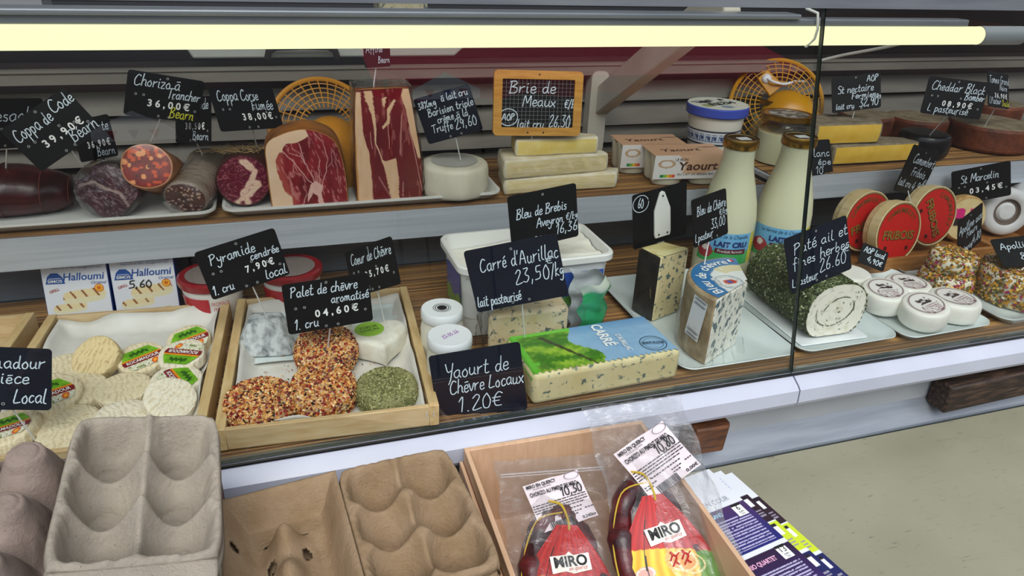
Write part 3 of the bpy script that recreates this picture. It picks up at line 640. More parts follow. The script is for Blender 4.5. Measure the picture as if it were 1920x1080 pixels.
m_paper = mat('baking_paper', '#dedbd3', .55, '#cfcbc2', 20, bump=.2, bscale=30, bd=.003)
m_fresh = mat('fresh_white_cheese', '#e9e6da', .5, '#dfdaca', 60, bump=.3, bscale=120, sss=.1)

# ------------------------------------------------------------ wooden crates on the lower deck
def crate(label, x, y, rz, wd, dp, h, bars=.011):
    t = thing('wooden_crate', label, 'crate', (x, y, ZD), rz, 'wooden crates on the lower deck')
    MB().box((0, 0, .002), (wd - .004, dp - .004, .004)).build('base_board', m_crate, t)
    for sy in (-1, 1): MB().box((0, sy * (dp / 2 - .003), h / 2 + .001), (wd - 2 * bars, .006, h - .002)).build('end_board', m_crate, t, bevel=.0006)
    for sx in (-1, 1): MB().box((sx * (wd / 2 - bars / 2), 0, h / 2 + .001), (bars, dp, h)).build('side_rail', m_cratev, t, bevel=.0008)
    return t
c1 = crate('wooden crate with spice-coated and ash-coated goat cheeses', .0318, .806, -.06, .236, .302, .0275)
m = MB()
for q in (-.004, .004): m.box((q, 0, 0), (.0012, .0006, .007))
st = m.build('staple', m_steelpin, c1); st.location = (.108, -.1514, .017)
crate('wooden crate filled with small round goat cheeses', -.2085, .8165, -.06, .226, .300, .0275)
crate('wooden crate cut off at the left edge of the photo', -.452, .842, -.06, .226, .300, .0275)
def sheet(name, label, cat, x, y, rz, wd, dp, z, lift, mt, seed, amp=.0015, nu=50, nv=60, edge=.02, fl=None):
    U, V = uv(nu, nv); X = (U - .5) * wd; Y = (V - .5) * dp
    ed = np.maximum(np.abs(U - .5) * 2 * wd / 2 - (wd / 2 - edge), np.abs(V - .5) * 2 * dp / 2 - (dp / 2 - edge)); ed = np.clip(ed / edge, 0, 1)
    Z = (fbm(U, V, 5, seed) - .3) * amp * 2 + ed ** 1.6 * lift * (.6 + .8 * vnoise(U, V, 6, seed + 3))
    if fl is not None: Z = Z + fl(U, V)
    o = MB().grid(np.stack([X, Y, np.maximum(Z, 0.0002)], -1)).build(name, mt, None, smooth=180, solid=.0004)
    o.location = (x, y, z); o.rotation_euler = (0, 0, rz); return tag(o, label, cat, 'paper lining the crates')
sheet('paper_liner', 'white baking paper lining the crate of small goat cheeses', 'paper', -.2085, .817, -.06, .198, .283, ZD + .0046, .017, m_paper, 3, .0022)
sheet('paper_liner', 'white baking paper lining the crate of spice-coated cheeses', 'paper', .0318, .806, -.06, .208, .284, ZD + .0046, .018, m_paper, 4, .0018)
sheet('paper_sheet', 'smaller white paper sheet under the ash pyramid and heart cheese', 'paper', .0335, .872, -.05, .196, .128, ZD + .0080, .004, m_porc, 6, .0006, edge=.006)

# small round goat cheeses (about 6 cm) in the left crate
def rocamadour_label(parent, r, h, rz, dx=0, dy=0, flip=0):
    U, V = uv(60, 44)
    def fn(u, v):
        c = np.zeros(u.shape + (3,)); c[:] = hx('#7cb82c')
        c = mixc(c, '#5f9a1f', step(.5, fbm(u, v, 7, 9), .3))
        leaf = (np.abs(v - .80 - .04 * np.sin(u * 40)) < .075) & (u > .22) & (u < .78); c[leaf] = hx('#2c5c1a')
        st = v < .60; c[st] = hx('#e58a24'); c[v < .52] = hx('#7d1f24'); c[v < .30] = hx('#ece6da')
        k = v < .30; ch = fbm(u, v, 14, 4)
        c[k & (ch > .55)] = hx('#cfd0a8'); c[k & (ch < .40)] = hx('#7b8a4a')
        d = np.hypot((u - .78) * 1.35, v - .15); c[(d < .13)] = hx('#e2571e'); c[(d < .07)] = hx('#f2b233')
        return c
    wd, hg = .046, .036
    half = np.clip(.5 - .5 * np.abs(V - .45) ** 1.5, .22, .5)
    P = np.stack([(U - .5) * 2 * half * wd, (V - .5) * hg, .0006 + 0 * U], -1)
    o = MB().grid(P, 0, fn(U, V)).build('label', m_paintg, parent, smooth=180, M=Matrix.Translation((dx, dy, h + .0003)) @ Matrix.Rotation(rz, 4, 'Z'))
    ftext('lettering', 'ROCAMADOUR', .0072, m_digit, o, MX((0, -.0033, .0008), (-PI / 2, 0, 0)), fit=.037, bold=.0001)
    return o
goats = [  # x, y, z lift, rx, ry, rz, r, rind, label angle or None, wording
 (-.2300, .842, .016, .55, -.25, -.5, .031, 2, None, 'plain beige goat cheese tipped up on edge at the back of the left crate'),
 (-.1850, .838, .005, .18, .0, .15, .0315, 0, .45, 'goat cheese with slanting maroon label, middle of the back row in the left crate'),
 (-.1330, .872, .005, .25, -.1, .0, .029, 0, .25, 'goat cheese with green label, last of the back row by the crate rail'),
 (-.1370, .826, .010, .15, -.10, .0, .031, 1, 2.7, 'goat cheese under an upside-down label beside the crate rail'),
 (-.1980, .7790, .001, .03, .02, .1, .0345, 0, None, 'large plain ridged goat cheese in the middle of the left crate'),
 (-.1420, .7800, .003, .08, .05, .0, .032, 1, -1.1, 'goat cheese with large green label standing upright to the right of the ridged cheese'),
 (-.1450, .7320, .014, .35, .30, -.5, .0310, 1, None, 'white ridged goat cheese tilted against the egg carton tip'),
 (-.1900, .7210, .002, .05, .05, .35, .0325, 1, None, 'plain goat cheese right behind the grey egg carton'),
 (-.2430, .7260, .001, .02, -.05, .5, .0345, 0, None, 'wide plain goat cheese below the sign ending Local'),
 (-.2420, .7890, .002, .05, .10, .2, .033, 0, None, 'plain goat cheese partly under its neighbour, right of the Local sign'),
 (-.2680, .7720, .013, .16, .12, .3, .036, 0, .5, 'goat cheese with maroon label half hidden by the Local sign'),
 (-.2680, .8380, .002, .05, .0, .2, .033, 0, None, 'plain goat cheese behind the Local sign, back left of the crate'),
 (-.2960, .7230, .006, .02, -.12, .1, .035, 0, .15, 'goat cheese with green label at the left photo edge under the Local sign'),
 (-.2420, .6980, .001, .05, .05, .0, .028, 0, None, 'small goat cheese peeping out between the two egg cartons')]
for i, (x, y, z, rx, ry, rz, r, k, lab, wd) in enumerate(goats):
    t = thing('goat_cheese', wd, 'cheese', (x, y, ZD + .0075 + z), rot=(rx, ry, 0), group='small goat cheeses in the left crate')
    r *= .90; b = puck(MB(), r, .0160, 44, .045, i, rd=.15).build('rind', m_goat[k], t, smooth=60, M=Matrix.Rotation(rz, 4, 'Z'), sub=1)
    if lab is not None: rocamadour_label(t, r, .0160, lab, .002, -.003)

# spice-coated cheeses in the middle crate
SPICE = [('#d8a763', .30), ('#c47f35', .22), ('#e9cd98', .10), ('#96200f', .20), ('#640d0a', .11), ('#1d1511', .07)]
HERB = [('#7f8048', .35), ('#5f6435', .3), ('#a5a46a', .2), ('#c2bd8c', .15)]
for x, y, z, r, h, rx, ry, col, n, sz, wd, sd in (
    (.0305, .800, .006, .0380, .030, .30, -.05, SPICE, 2300, .0023, 'red-and-tan spice-coated cheese behind, right under the aromatisé sign', 1),
    (.0190, .7150, .004, .0370, .031, .28, .06, SPICE, 2100, .0023, 'red-and-tan spice-coated cheese in the centre of the crate front', 2),
    (-.0490, .7045, .003, .0385, .028, .05, .0, SPICE, 2400, .0023, 'wide spice-coated cheese in the front left corner of the crate', 3),
    (.0900, .7010, .000, .0365, .027, .03, .0, HERB, 2800, .0014, 'green herb-coated cheese in the front right corner of the crate', 4)):
    t = thing('coated_cheese', wd, 'cheese', (x, y, ZD + .0065 + z), rot=(rx, ry, 0), group='coated goat cheeses in the crate')
    puck(MB(), r * .97, h * .97, 40, .02, sd).build('cheese_body', mat('spice_base', '#d9bf98', .6, '#b5713c', 90) if col is SPICE else mat('herb_base', '#8a8759', .7), t, smooth=60)
    o = coat(n, puck_surf(r, h), col, sz, .75 if col is SPICE else .35, sd).build('spice_coating' if col is SPICE else 'herb_coating', paintmat('grains', .5), t, smooth=None); o['kind'] = 'stuff'
def crumbs_surf(r):
    return (.0318 + r.gauss(0, .05), .79 + r.gauss(0, .045), ZD + .0085), (0, 0, 1)
o = coat(260, crumbs_surf, [('#9c2a1c', .4), ('#d8a860', .3), ('#4a3a22', .3)], .0011, .5, 77).build('spice_crumbs', paintmat('grains', .5), None, smooth=None); tag(o, 'loose spice crumbs scattered over the paper in the crate', 'crumbs', kind='stuff')
# ash pyramid
t = thing('ash_pyramid_cheese', 'grey wrinkled ash-coated truncated pyramid cheese', 'cheese', (-.0400, .862, ZD + .009), -.15)
rows = []
for k, (s_, z) in enumerate(((.9, 0), (1.06, .0015), (1.0, .005), (.84, .014), (.68, .026), (.55, .035), (.52, .0385), (.40, .040), (.2, .0395), (0, .0395))):
    row = []
    for px, py in rrect(.078 * s_ + 1e-4, .066 * s_ + 1e-4, .012 * s_ + 2e-5, 6):
        q = .0022 * (R_.random() - .5) if s_ > 0 else 0; row.append((px + q * (1 if px > 0 else -1), py + q, z + (.0016 * (R_.random() - .5) if 0 < k < 9 else 0)))
    rows.append(row)
MB().grid(rows, closed=True).build('ash_rind', mat('ash_rind', '#c2c6c6', .7, '#5a6063', 110, (1, 1, .6), lo=.42, hi=.72, bump=1, bscale=150, bd=.003), t, smooth=60, sub=1)
# heart cheese
t = thing('heart_cheese', 'white heart-shaped goat cheese with round green label', 'cheese', (.0960, .812, ZD + .009), .1)
hp = []
for k in range(44):
    a = 2 * PI * k / 44; hp.append((16 * math.sin(a) ** 3, 13 * math.cos(a) - 5 * math.cos(2 * a) - 2 * math.cos(3 * a) - math.cos(4 * a)))
rows = [[(x * s_ * .00265, y * s_ * .0027, z) for x, y in hp] for s_, z in ((.92, 0), (.99, .004), (1, .013), (.98, .022), (.93, .0255), (.85, .027), (.6, .0275), (.3, .0275), (0, .0275))]
MB().grid(rows, closed=True).build('cheese_body', mat('bloomy_white', '#ece9dc', .7, '#dcd6c2', 70, bump=.5, bscale=140, bd=.0015), t, smooth=60)
o = MB().lathe([(0, .0282), (.0185, .0282), (.0188, .0279)], 30).build('label', mat('lime_sticker', '#8fbf35', .4), t); o.location = (-.008, .010, 0)
ftext('lettering', 'CŒUR\nLOCAL', .0075, mat('dark_green_ink', '#1f4a16', .5), o, MX((0, 0, .0284), (-PI / 2, 0, .1)), fit=.025)
t = thing('white_round_cheese', 'plain white round cheese behind the aromatisé sign', 'cheese', (.036, .872, ZD + .009))
puck(MB(), .033, .020, 40, .02, 5).build('cheese_body', MATS['bloomy_white'], t, smooth=60)

# ------------------------------------------------------------ boxes and red tubs at the back of the lower deck
def cheese_pic(u, v, seed):
    """photo on the pack: two grilled slabs"""
    c = np.zeros(u.shape + (3,)); c[:] = hx('#e9ebf1')
    for (cx, cy, a, b) in ((.36, .20, .26, .085), (.60, .40, .33, .12)):
        d = ((u - cx) / a) ** 4 + ((v - cy - .10 * (u - cx)) / b) ** 4; ins = d < 1
        top = ins & (v - cy - .10 * (u - cx) > -.02)
        c[ins] = hx('#efe6bf'); c[top] = hx('#f2dfae')
        strp = top & (np.abs(((u * 5.2 + v * 3.0 + seed * .2) % 1) - .5) < .09); c[strp] = hx('#8f4a22')
    return c
def halloumi(label, loc, rot, price, seed):
    wd, hg, dp = .083, .080, .030
    t = thing('cheese_box', label, 'box', loc, rot=rot, group='white and blue boxes under the upper shelf')
    MB().box((0, dp / 2, hg / 2), (wd, dp, hg)).build('carton', mat('royal_blue_card', '#24408a', .4), t, bevel=.0006)
    U, V = uv(80, 90)
    f = panel('front_print', m_paintg, t, wd - .002, hg - .001, 70, 80, lambda u, v: cheese_pic(u, v, seed), M=MX((0, -.0006, hg / 2)))
    bl = mat('box_blue_ink', '#1d4f9c', .5)
    ftext('title_lettering', 'Halloumi', .0145, bl, f, MX((.010, -.0004, .0195)), fit=.052, bold=.0002, shear=.2)
    ftext('small_lettering', 'Original', .006, bl, f, MX((.028, -.0004, .0105)), shear=.3)
    ftext('small_lettering', 'Fromage A.O.P. de Chypre - Capriolese A.O.P. Zypern\nQueso A.O.P. de Chipre - Formaggio D.O.P. Cipro', .0034, bl, f, MX((.004, -.0004, .0345)), fit=.066)
    tri = [(-.012, 0), (.012, 0), (.009, .010), (.004, .015), (-.004, .015), (-.009, .010)]
    lg = MB().prism(tri, 0, .0003, M=XZ).build('logo', bl, f); lg.location = (-.025, -.0006, .011)
    ftext('lettering', 'SIMOS', .0055, m_digit, lg, MX((0, -.0002, .0035)), fit=.018, bold=.0001)
    MB().prism(rrect(.015, .0006, .0002), -.0003, .0003, M=MX((0, -.0004, 0)) @ XZ).build('logo_bar', m_digit, lg).location = (0, 0, .0075)
    g = ftext('grill_lettering', 'GRILL', .0055, mat('brick_red_ink', '#a8372a', .5), f, MX((-.028, -.0004, .0015), (0, -.35, 0)), fit=.013, bold=.0001)
    se = MB().lathe([(0, 0), (.0058, 0)], 20).build('seal', mat('orange_seal', '#e8731f', .4), f, M=MX((.028, -.0005, .0030), (PI / 2, 0, 0)))
    MB().lathe([(.0028, 0), (.0046, 0)], 20).build('seal_ring', mat('seal_yellow', '#f6c23c', .4), se).location = (0, 0, .0002)
    MB().box((.026, -.0005, -.034), (.008, .0003, .0045)).build('small_logo', mat('gold_print', '#c9b13c', .5), f)
    if price:
        mb = MB(); hand(mb, '5,60', -.020, .010, -.0015, .0075, pen=.0016, off=-.0008); mb.build('marker_price', m_ink, f, smooth=None)
    return t
halloumi('white cheese box with a blue triangle logo, left of the pair', (-.2845, 1.008, .0038), (-.20, 0, -.10), False, 0)
halloumi('white cheese box with 5,60 written in black marker', (-.1990, 1.004, .0038), (-.17, 0, -.06), True, 1)
m_redlid = mat('red_tub_plastic', '#b3202a', .35)
def red_tub(label, x, y, rz):
    t = thing('red_tub', label, 'tub', (x, y, ZD), rz, 'red-lidded tubs behind the crates')
    MB().lathe([(0, 0), (.036, 0), (.0385, .03), (.041, .054)], 36).build('pot', mat('white_pot', '#e2dfd8', .35), t)
    MB().lathe([(.0365, .006), (.0405, .040)], 36, a0=.95 * PI, a1=1.50 * PI, M=Matrix.Scale(1.01, 4)).build('red_print', m_redlid, t)
    o = MB().lathe([(.043, .050), (.0445, .053), (.0445, .060), (.041, .0625), (.036, .0610), (0, .061)], 40).build('lid', mat('dark_red_lid', '#8f1f26', .3), t)
    MB().lathe([(0, .0614), (.034, .0616)], 36).build('lid_film', mat('dull_lid_film', '#8c7f7a', .3), o)
    ftext('lettering', 'LE FROMAGE\nFRAIS', .008, m_redlid, t, MX((.012, -.0425, .03), (-.08, 0, .28)), fit=.03)
    return t
red_tub('red-lidded tub half hidden by the Pyramide cendrée sign', -.1085, .985, -.1)
red_tub('red-lidded tub behind the crate, between two price signs', -.002, .985, -.1)

# ------------------------------------------------------------ yoghurt jars
m_lidw = mat('white_jar_lid', '#e8ebec', .35)
for lab, x, y, mark in (('white-lidded yoghurt jar with a black round emblem, the rear one', .1750, .786, 0), ('white-lidded yoghurt jar with a purple date on the lid, the front one', .1690, .718, 1)):
    t = thing('yoghurt_jar', lab, 'jar', (x, y, ZD), 0, 'yoghurt jars beside the crate')
    MB().lathe([(0, 0), (.022, 0), (.0265, .004), (.0275, .012), (.0275, .05), (.025, .060), (.0245, .064)], 40).build('jar_body', mat('yoghurt_glass', '#dfdccb', .12, sss=.15), t)
    l = MB().lathe([(.0258, .0615), (.0268, .063), (.0268, .0735), (.0255, .0755), (.021, .0752), (0, .0750)], 40).build('lid', m_lidw, t)
    if mark: m = MB(); hand(m, '23.05.26', -.012, .012, 0, .005, pen=.0006); m.build('purple_date', mat('purple_ink', '#a03fb5', .5), l, smooth=None, M=MX((.002, -.002, .0755), (-PI / 2, 0, .5)))
    else:
        m = MB()
        for r0, r1 in ((0, .0062), (.0080, .0090), (.0108, .0114)): m.lathe([(r0, .0756), (r1, .0756)], 28)
        m.build('emblem', m_ink, l)

# ------------------------------------------------------------ big white tub with curd
t = thing('curd_tub', 'large white rectangular tub of fresh white curd', 'tub', (.318, .882, ZD), .02)
def rr3(a, b, r, z): return [(x, y, z) for x, y in rrect(a, b, r, 6)]
rows = [rr3(.196, .098, .014, 0), rr3(.200, .102, .015, .002), rr3(.213, .113, .017, .098), rr3(.222, .122, .019, .0985), rr3(.226, .126, .020, .100), rr3(.226, .126, .020, .108), rr3(.222, .122, .018, .110), rr3(.214, .114, .016, .110), rr3(.211, .111, .015, .107), rr3(.206, .106, .015, .03), rr3(.2, .1, .014, .03)]
MB().grid(rows, closed=True).build('tub_body', m_plastic, t, smooth=30)
U, V = uv(50, 30); X = (U - .5) * .206; Y = (V - .5) * .106
MB().grid(np.stack([X, Y, .089 + .012 * (fbm(U, V, 4, 8) - .4) + .010 * ((U > .55) & (V > .2))], -1)).build('fresh_curd', mat('curd_white', '#efece0', .5, bump=.3, bscale=90, sss=.15), t, smooth=50)
def tublab(u, v):
    c = mixc('#1d3f93', '#2f57b0', v); c[(v < .35 + .08 * np.sin(u * 9))] = hx('#5d9a3f'); return c
panel('front_label', m_paintg, t, .14, .055, 30, 20, tublab, M=MX((.025, -.0575, .060), (.075, 0, 0)))
panel('side_label', m_paintg, t, .07, .055, 20, 20, tublab, M=MX((-.107, -.005, .060), (.0, -.075, -PI / 2)))
MB().prism(rrect(.022, .026, .004), 0, .0004, M=XZ).build('recycling_patch', m_digit, t, M=MX((.075, -.0588, .066), (.075, 0, 0)))
ftext('lettering', '3\nkg', .010, MATS['box_blue_ink'], t, MX((.075, -.0594, .067), (.075, 0, 0)))

# ------------------------------------------------------------ wrapped blue cheese with green foil, in front of the tub
m_bleu = veined('roquefort_paste', '#e0d2b0', '#41505a', 85, .57, .64, base2='#d0b88a')
t = thing('wrapped_blue_cheese', 'film-wrapped blue cheese piece with green and silver foil on its right side', 'cheese', (.31, .786, ZD), .10)
MB().prism([(-.083, -.012), (.028, -.026), (.036, .02), (-.05, .024)], 0, .068).build('cheese_body', m_bleu, t, bevel=.006)
U, V = uv(24, 20); A = -.6 * PI + U * 1.1 * PI
fp = np.stack([.054 + .040 * np.cos(A) + .004 * np.sin(V * 17), -.003 + .026 * np.sin(A) + .002 * np.sin(V * 23 + U * 9), V * .096 + .003 * np.sin(U * 20)], -1)
def foil(u, v):
    c = mixc('#117a47', '#2fa366', fbm(u, v, 6, 3)); g = u > .52 + .06 * np.sin(v * 6); c[g] = hx('#b9bfc2'); r = (u > .50) & (u < .58) & (v > .2) & (v < .75); c[r] = hx('#d23c4c'); w_ = (v > .86); c[w_ & ~g] = hx('#c9d2c0'); b = (np.hypot((u - .78) * 1.2, v - .45) < .13); c[b] = hx('#4a63a8'); return c
MB().grid(fp, 0, foil(U, V)).build('printed_foil', paintmat('foil_print', .22, .8, bump=.5, bscale=90), t, smooth=60)
U, V = uv(60, 26); A = 2 * PI * U; rr_ = 1 + .05 * np.sin(9 * A + V * 7) + .05 * (fbm(U, V, 10, 2) - .5)
W = np.stack([(-.012 + .078 * np.sign(np.cos(A)) * np.abs(np.cos(A)) ** .6) * rr_ + .004, .034 * np.sign(np.sin(A)) * np.abs(np.sin(A)) ** .6 * rr_, .002 + V * .076 + .002 * np.sin(A * 7)], -1)
MB().grid(W.transpose(1, 0, 2)).build('film_wrap', m_film, t, smooth=180)

# ------------------------------------------------------------ printed block of blue cheese (front)
t = thing('printed_cheese_block', 'wide blue cheese block wrapped in film printed with green trees and blue sky', 'cheese', (.3525, .7085, ZD), .045)
cw, cd, ch = .200, .096, .043
MB().box((0, 0, ch / 2), (cw, cd, ch)).build('cheese_body', veined('mild_blue_paste', '#e0d3a4', '#5a6b63', 80, .57, .64, base2='#d8c893'), t, bevel=.007, bseg=3)
def film_print(u, v):
    d = u + .10 * v - .05 * np.sin(v * 8); c = mixc('#7fa9cf', '#a9c9e2', fbm(u, v, 3, 2)); c = mixc(c, '#5f8fbf', step(.86, v, .3))
    g = d < .47; tree = mixc('#3f7a1c', '#9cc23a', step(.5, fbm(u, v, 9, 5), .35)); hill = mixc('#4fae2a', '#7acb46', fbm(u, v, 3, 7))
    c[g] = hill[g]; tt = g & (fbm(u, v, 5, 11) > .36) & (v < .86) & (u > .05); c[tt] = tree[tt]
    tr = g & (np.abs(u - .14 - .28 * (1 - v)) < .010 + .012 * v) & (v < .8); c[tr] = hx('#3d3f26'); return c
U, V = uv(130, 70); X = (U - .5) * cw * 1.004; edge = .5 * .004 * np.sin(U * 160)
Yf = -.5 * cd + .004 + edge; Y = Yf + (cd * .5 + .0005 - Yf) * V; Zt = ch + .0007 + .0006 * (fbm(U, V, 12, 3) - .5) - .012 * np.clip((V - .94) / .06, 0, 1) ** 2 - .010 * np.clip((np.abs(U - .5) - .475) / .025, 0, 1) ** 2
n_ = NT('printed_film'); b_ = n_.bsdf(.16); a_ = n_.n('ShaderNodeAttribute', attribute_name='Col'); n_.l(a_.outputs['Color'], b_.inputs['Base Color']); n_.l(n_.bump(n_.noise(n_.coord((1, .35, 1)), 70, 5, .6, .8), .45, .002), b_.inputs['Normal'])
fl = MB().grid(np.stack([X, Y, Zt], -1), 0, film_print(U, V)).build('printed_film', n_.m, t, smooth=180)
ftext('title_lettering', 'CARRÉ', .020, m_digit, fl, MX((.018, .012, ch + .002), (-PI / 2, 0, -1.62)), fit=.054, bold=.0006)
ftext('title_lettering', "D'AURILLAC", .010, m_digit, fl, MX((.036, -.012, ch + .002), (-PI / 2, 0, -1.62)), fit=.040, bold=.0002)
m = MB()
for r0, r1 in ((.0165, .0175), (.0125, .013)): m.lathe([(r0, 0), (r1, 0)], 36)
sg = m.build('round_stamp', mat('film_navy_ink', '#23435e', .4), fl, M=MX((.072, -.024, ch + .0018)))
ftext('lettering', 'SAINT-FLOUR', .008, MATS['film_navy_ink'], sg, MX((0, 0, .0004), (-PI / 2, 0, -.2)), fit=.030, bold=.0002)
U, V = uv(70, 14)
MB().grid(np.stack([(U - .5) * cw * 1.03, -.5 * cd - .0022 + .0008 * np.sin(U * 60 + V * 5), V * (ch + .001) + .0003], -1)).build('film_wrap', m_film, t, smooth=180)

# ------------------------------------------------------------ plates
def plate(label, x, y, wd, dp, rz=0, h=.010, z=None, mt=None):
    rows = [rr3(wd * .80, dp * .86, .012, 0), rr3(wd * .86, dp * .9, .014, 0), rr3(wd * .96, dp * .97, .018, h * .7), rr3(wd, dp, .02, h), rr3(wd * .995, dp * .995, .02, h + .0015), rr3(wd * .95, dp * .96, .018, h * .85), rr3(wd * .86, dp * .89, .014, .0035), rr3(wd * .4, dp * .4, .008, .003), rr3(.0002, .0002, .0001, .003)]
    o = MB().grid(rows, closed=True).build('plate', mt or m_porc, None, smooth=50); o.location = (x, y, ZD if z is None else z); o.rotation_euler = (0, 0, rz); return tag(o, label, 'plate', 'white plates on the lower deck')
plate('long white rectangular plate under the two cut blue cheeses', .5520, .8040, .178, .278, .0)
plate('white plate under the herb roll', .7290, .7650, .170, .196, .02)
plate('white plate with the four labelled small white cheeses', .9000, .7640, .168, .204, .03)
plate('white plate at the back behind the labelled small white cheeses', 1.045, .8300, .110, .090, .0)
plate('white plate at the right edge under the big flower-coated cheese', 1.0980, .7220, .180, .110, .02)

# ------------------------------------------------------------ black-rind blue wedge
t = thing('black_rind_wedge', 'tall blue cheese wedge with black foil rind', 'cheese', (.4885, .802, ZD + .003))
pts = [(0, 0), (.058, .021), (.033, .053), (-.012, .040)]
m = MB().prism(pts, 0, .104, 0)
m.mi = [0, 2, 1, 0, 0, 0]
m.build('cheese_body', [mat('black_foil_rind', '#141310', .5, '#2a2721', 60, bump=.7, bscale=70, bd=.003), veined('black_blue_paste', '#e2d3a5', '#4b5f5f', 95, .55, .60, base2='#d5c48f'), mat('pale_cut_top', '#d9cc93', .5, '#bfae72', 60)], t, bevel=.004, smooth=30)
o = MB().grid(*[np.stack([(lambda U, V: -.0016 + -.0108 * U)(*uv(20, 30)), .0004 + (.0400 * uv(20, 30)[0]), .004 + .096 * uv(20, 30)[1]], -1)]).build('foil_face', MATS['black_foil_rind'], t, smooth=180)
MB().prism([(.006, .001), (.054, .018), (.05, .026), (-.004, .012)], .1042, .1047).build('printed_band', mat('pale_gold_band', '#d9d19a', .4), t)
ftext('rind_lettering', '12%', .016, mat('faded_gold_print', '#c7bb83', .5), t, MX((-.0045, .0095, .048), (0, .25, -1.86)), fit=.022)
# ------------------------------------------------------------ goat blue half wheel
t = thing('goat_blue_wheel_cut', 'cut drum of goat blue cheese with a blue ring label on top', 'cheese', (.5730, .7170, ZD + .003))
def sector(r, n=22, a0=208, a1=68): return [(r * math.cos(math.radians(a0 + (a1 - a0) * k / n)), r * math.sin(math.radians(a0 + (a1 - a0) * k / n))) for k in range(n + 1)]
arc = sector(.080); foot = [(0, 0)] + arc[::-1]; n = len(foot)
m = MB().prism(foot, 0, .098); m.mi = [2, 2] + [0] * n; m.mi[2 + n - 1] = 1; m.mi[2] = 1
m_brown = mat('brown_rind', '#ab9878', .7, '#8a7454', 60, bump=.5, bscale=110, bd=.002)
m.build('cheese_body', [m_brown, veined('goat_blue_paste', '#e6e4d8', '#3e5560', 105, .52, .60, (1, 1, .7), base2='#dcd9c8'), m_brown], t, bevel=.0035, smooth=40)
U, V = uv(30, 60); A = np.radians(207 - 138 * V); Rr = .004 + .0700 * U
def toplab(u, v):
    r = .004 + .07 * u; a = np.radians(207 - 138 * v); x, y = r * np.cos(a), r * np.sin(a)
    c = np.zeros(u.shape + (3,)); c[:] = hx('#e6e9e6'); rag = .048 + .004 * (fbm(u, v, 6, 2) - .5); c[r > rag] = hx('#2f74ad')
    cr = (v > .62) & (r > .032) & (r < .050) & (fbm(u, v, 7, 6) > .42); c[cr] = hx('#d9cfa6')
    d = np.hypot(x + .026, y - .004); c[np.abs(d - .0185) < .0012] = hx('#9fa6ad'); c[np.abs(d - .0145) < .0006] = hx('#9fa6ad')
    tri = (np.abs(x + .025) < .010) & (y > -.002) & (y < .010) & (np.abs(x + .025) < .011 - .8 * np.abs(y - .004)); c[tri] = hx('#c9432f')
    c[tri & (np.hypot(x + .025, y - .004) < .004)] = hx('#46589c'); return c
tl = MB().grid(np.stack([Rr * np.cos(A), Rr * np.sin(A), .0985 + 0 * U], -1), 0, toplab(U, V)).build('top_label', m_paintg, t, smooth=180)
txt = 'Bleu de chèvre'
for k, ch in enumerate(txt):
    if ch == ' ': continue
    a = math.radians(203 - 118 * (k + .5) / len(txt))
    ftext('letter', ch, .0200, m_digit, tl, MX((.0605 * math.cos(a), .0605 * math.sin(a), .0990), (-PI / 2, 0, a - PI / 2)), bold=.0002, shear=.1)
m = MB()
for i, c in enumerate(('#2f58a8', '#f0f0f0', '#c83232')):
    q = math.radians(80); m.box((.064 * math.cos(q) - .004 + .004 * i, .064 * math.sin(q), .0990), (.004, .007, .0003), 0, hx(c))
m.build('flag_print', m_paint, tl, smooth=None)
panel('side_sticker', m_paint, t, .026, .060, 6, 20, lambda u, v: mixc('#e3e4e6', '#6f7480', ((np.abs(((v * 9) % 1) - .5) < .10) & (np.abs(u - .5) < .38)).astype(float)), M=MX((.0815 * math.cos(math.radians(190)), .0815 * math.sin(math.radians(190)), .060), (0, .12, math.radians(190 + 90))))
U, V = uv(60, 14); A = np.radians(210 - 150 * U); W = np.stack([(.0825 + .003 * np.sin(U * 50) * V) * np.cos(A), (.0825 + .003 * np.sin(U * 47)) * np.sin(A), .002 + .05 * V + .004 * np.sin(U * 31)], -1)
MB().grid(W).build('film_wrap', m_film, t, smooth=180)
o = MB().grid(np.stack([(.0 - .072 * uv(30, 10)[0]) * 1.0 + .004, -.006 - .034 * uv(30, 10)[0] - .006 * np.sin(uv(30, 10)[0] * 20) - .010 * uv(30, 10)[1], .001 + .022 * (1 - uv(30, 10)[1]) * (0.6 + .4 * np.sin(uv(30, 10)[0] * 14))], -1)).build('film_wrap', m_film, t, smooth=180)

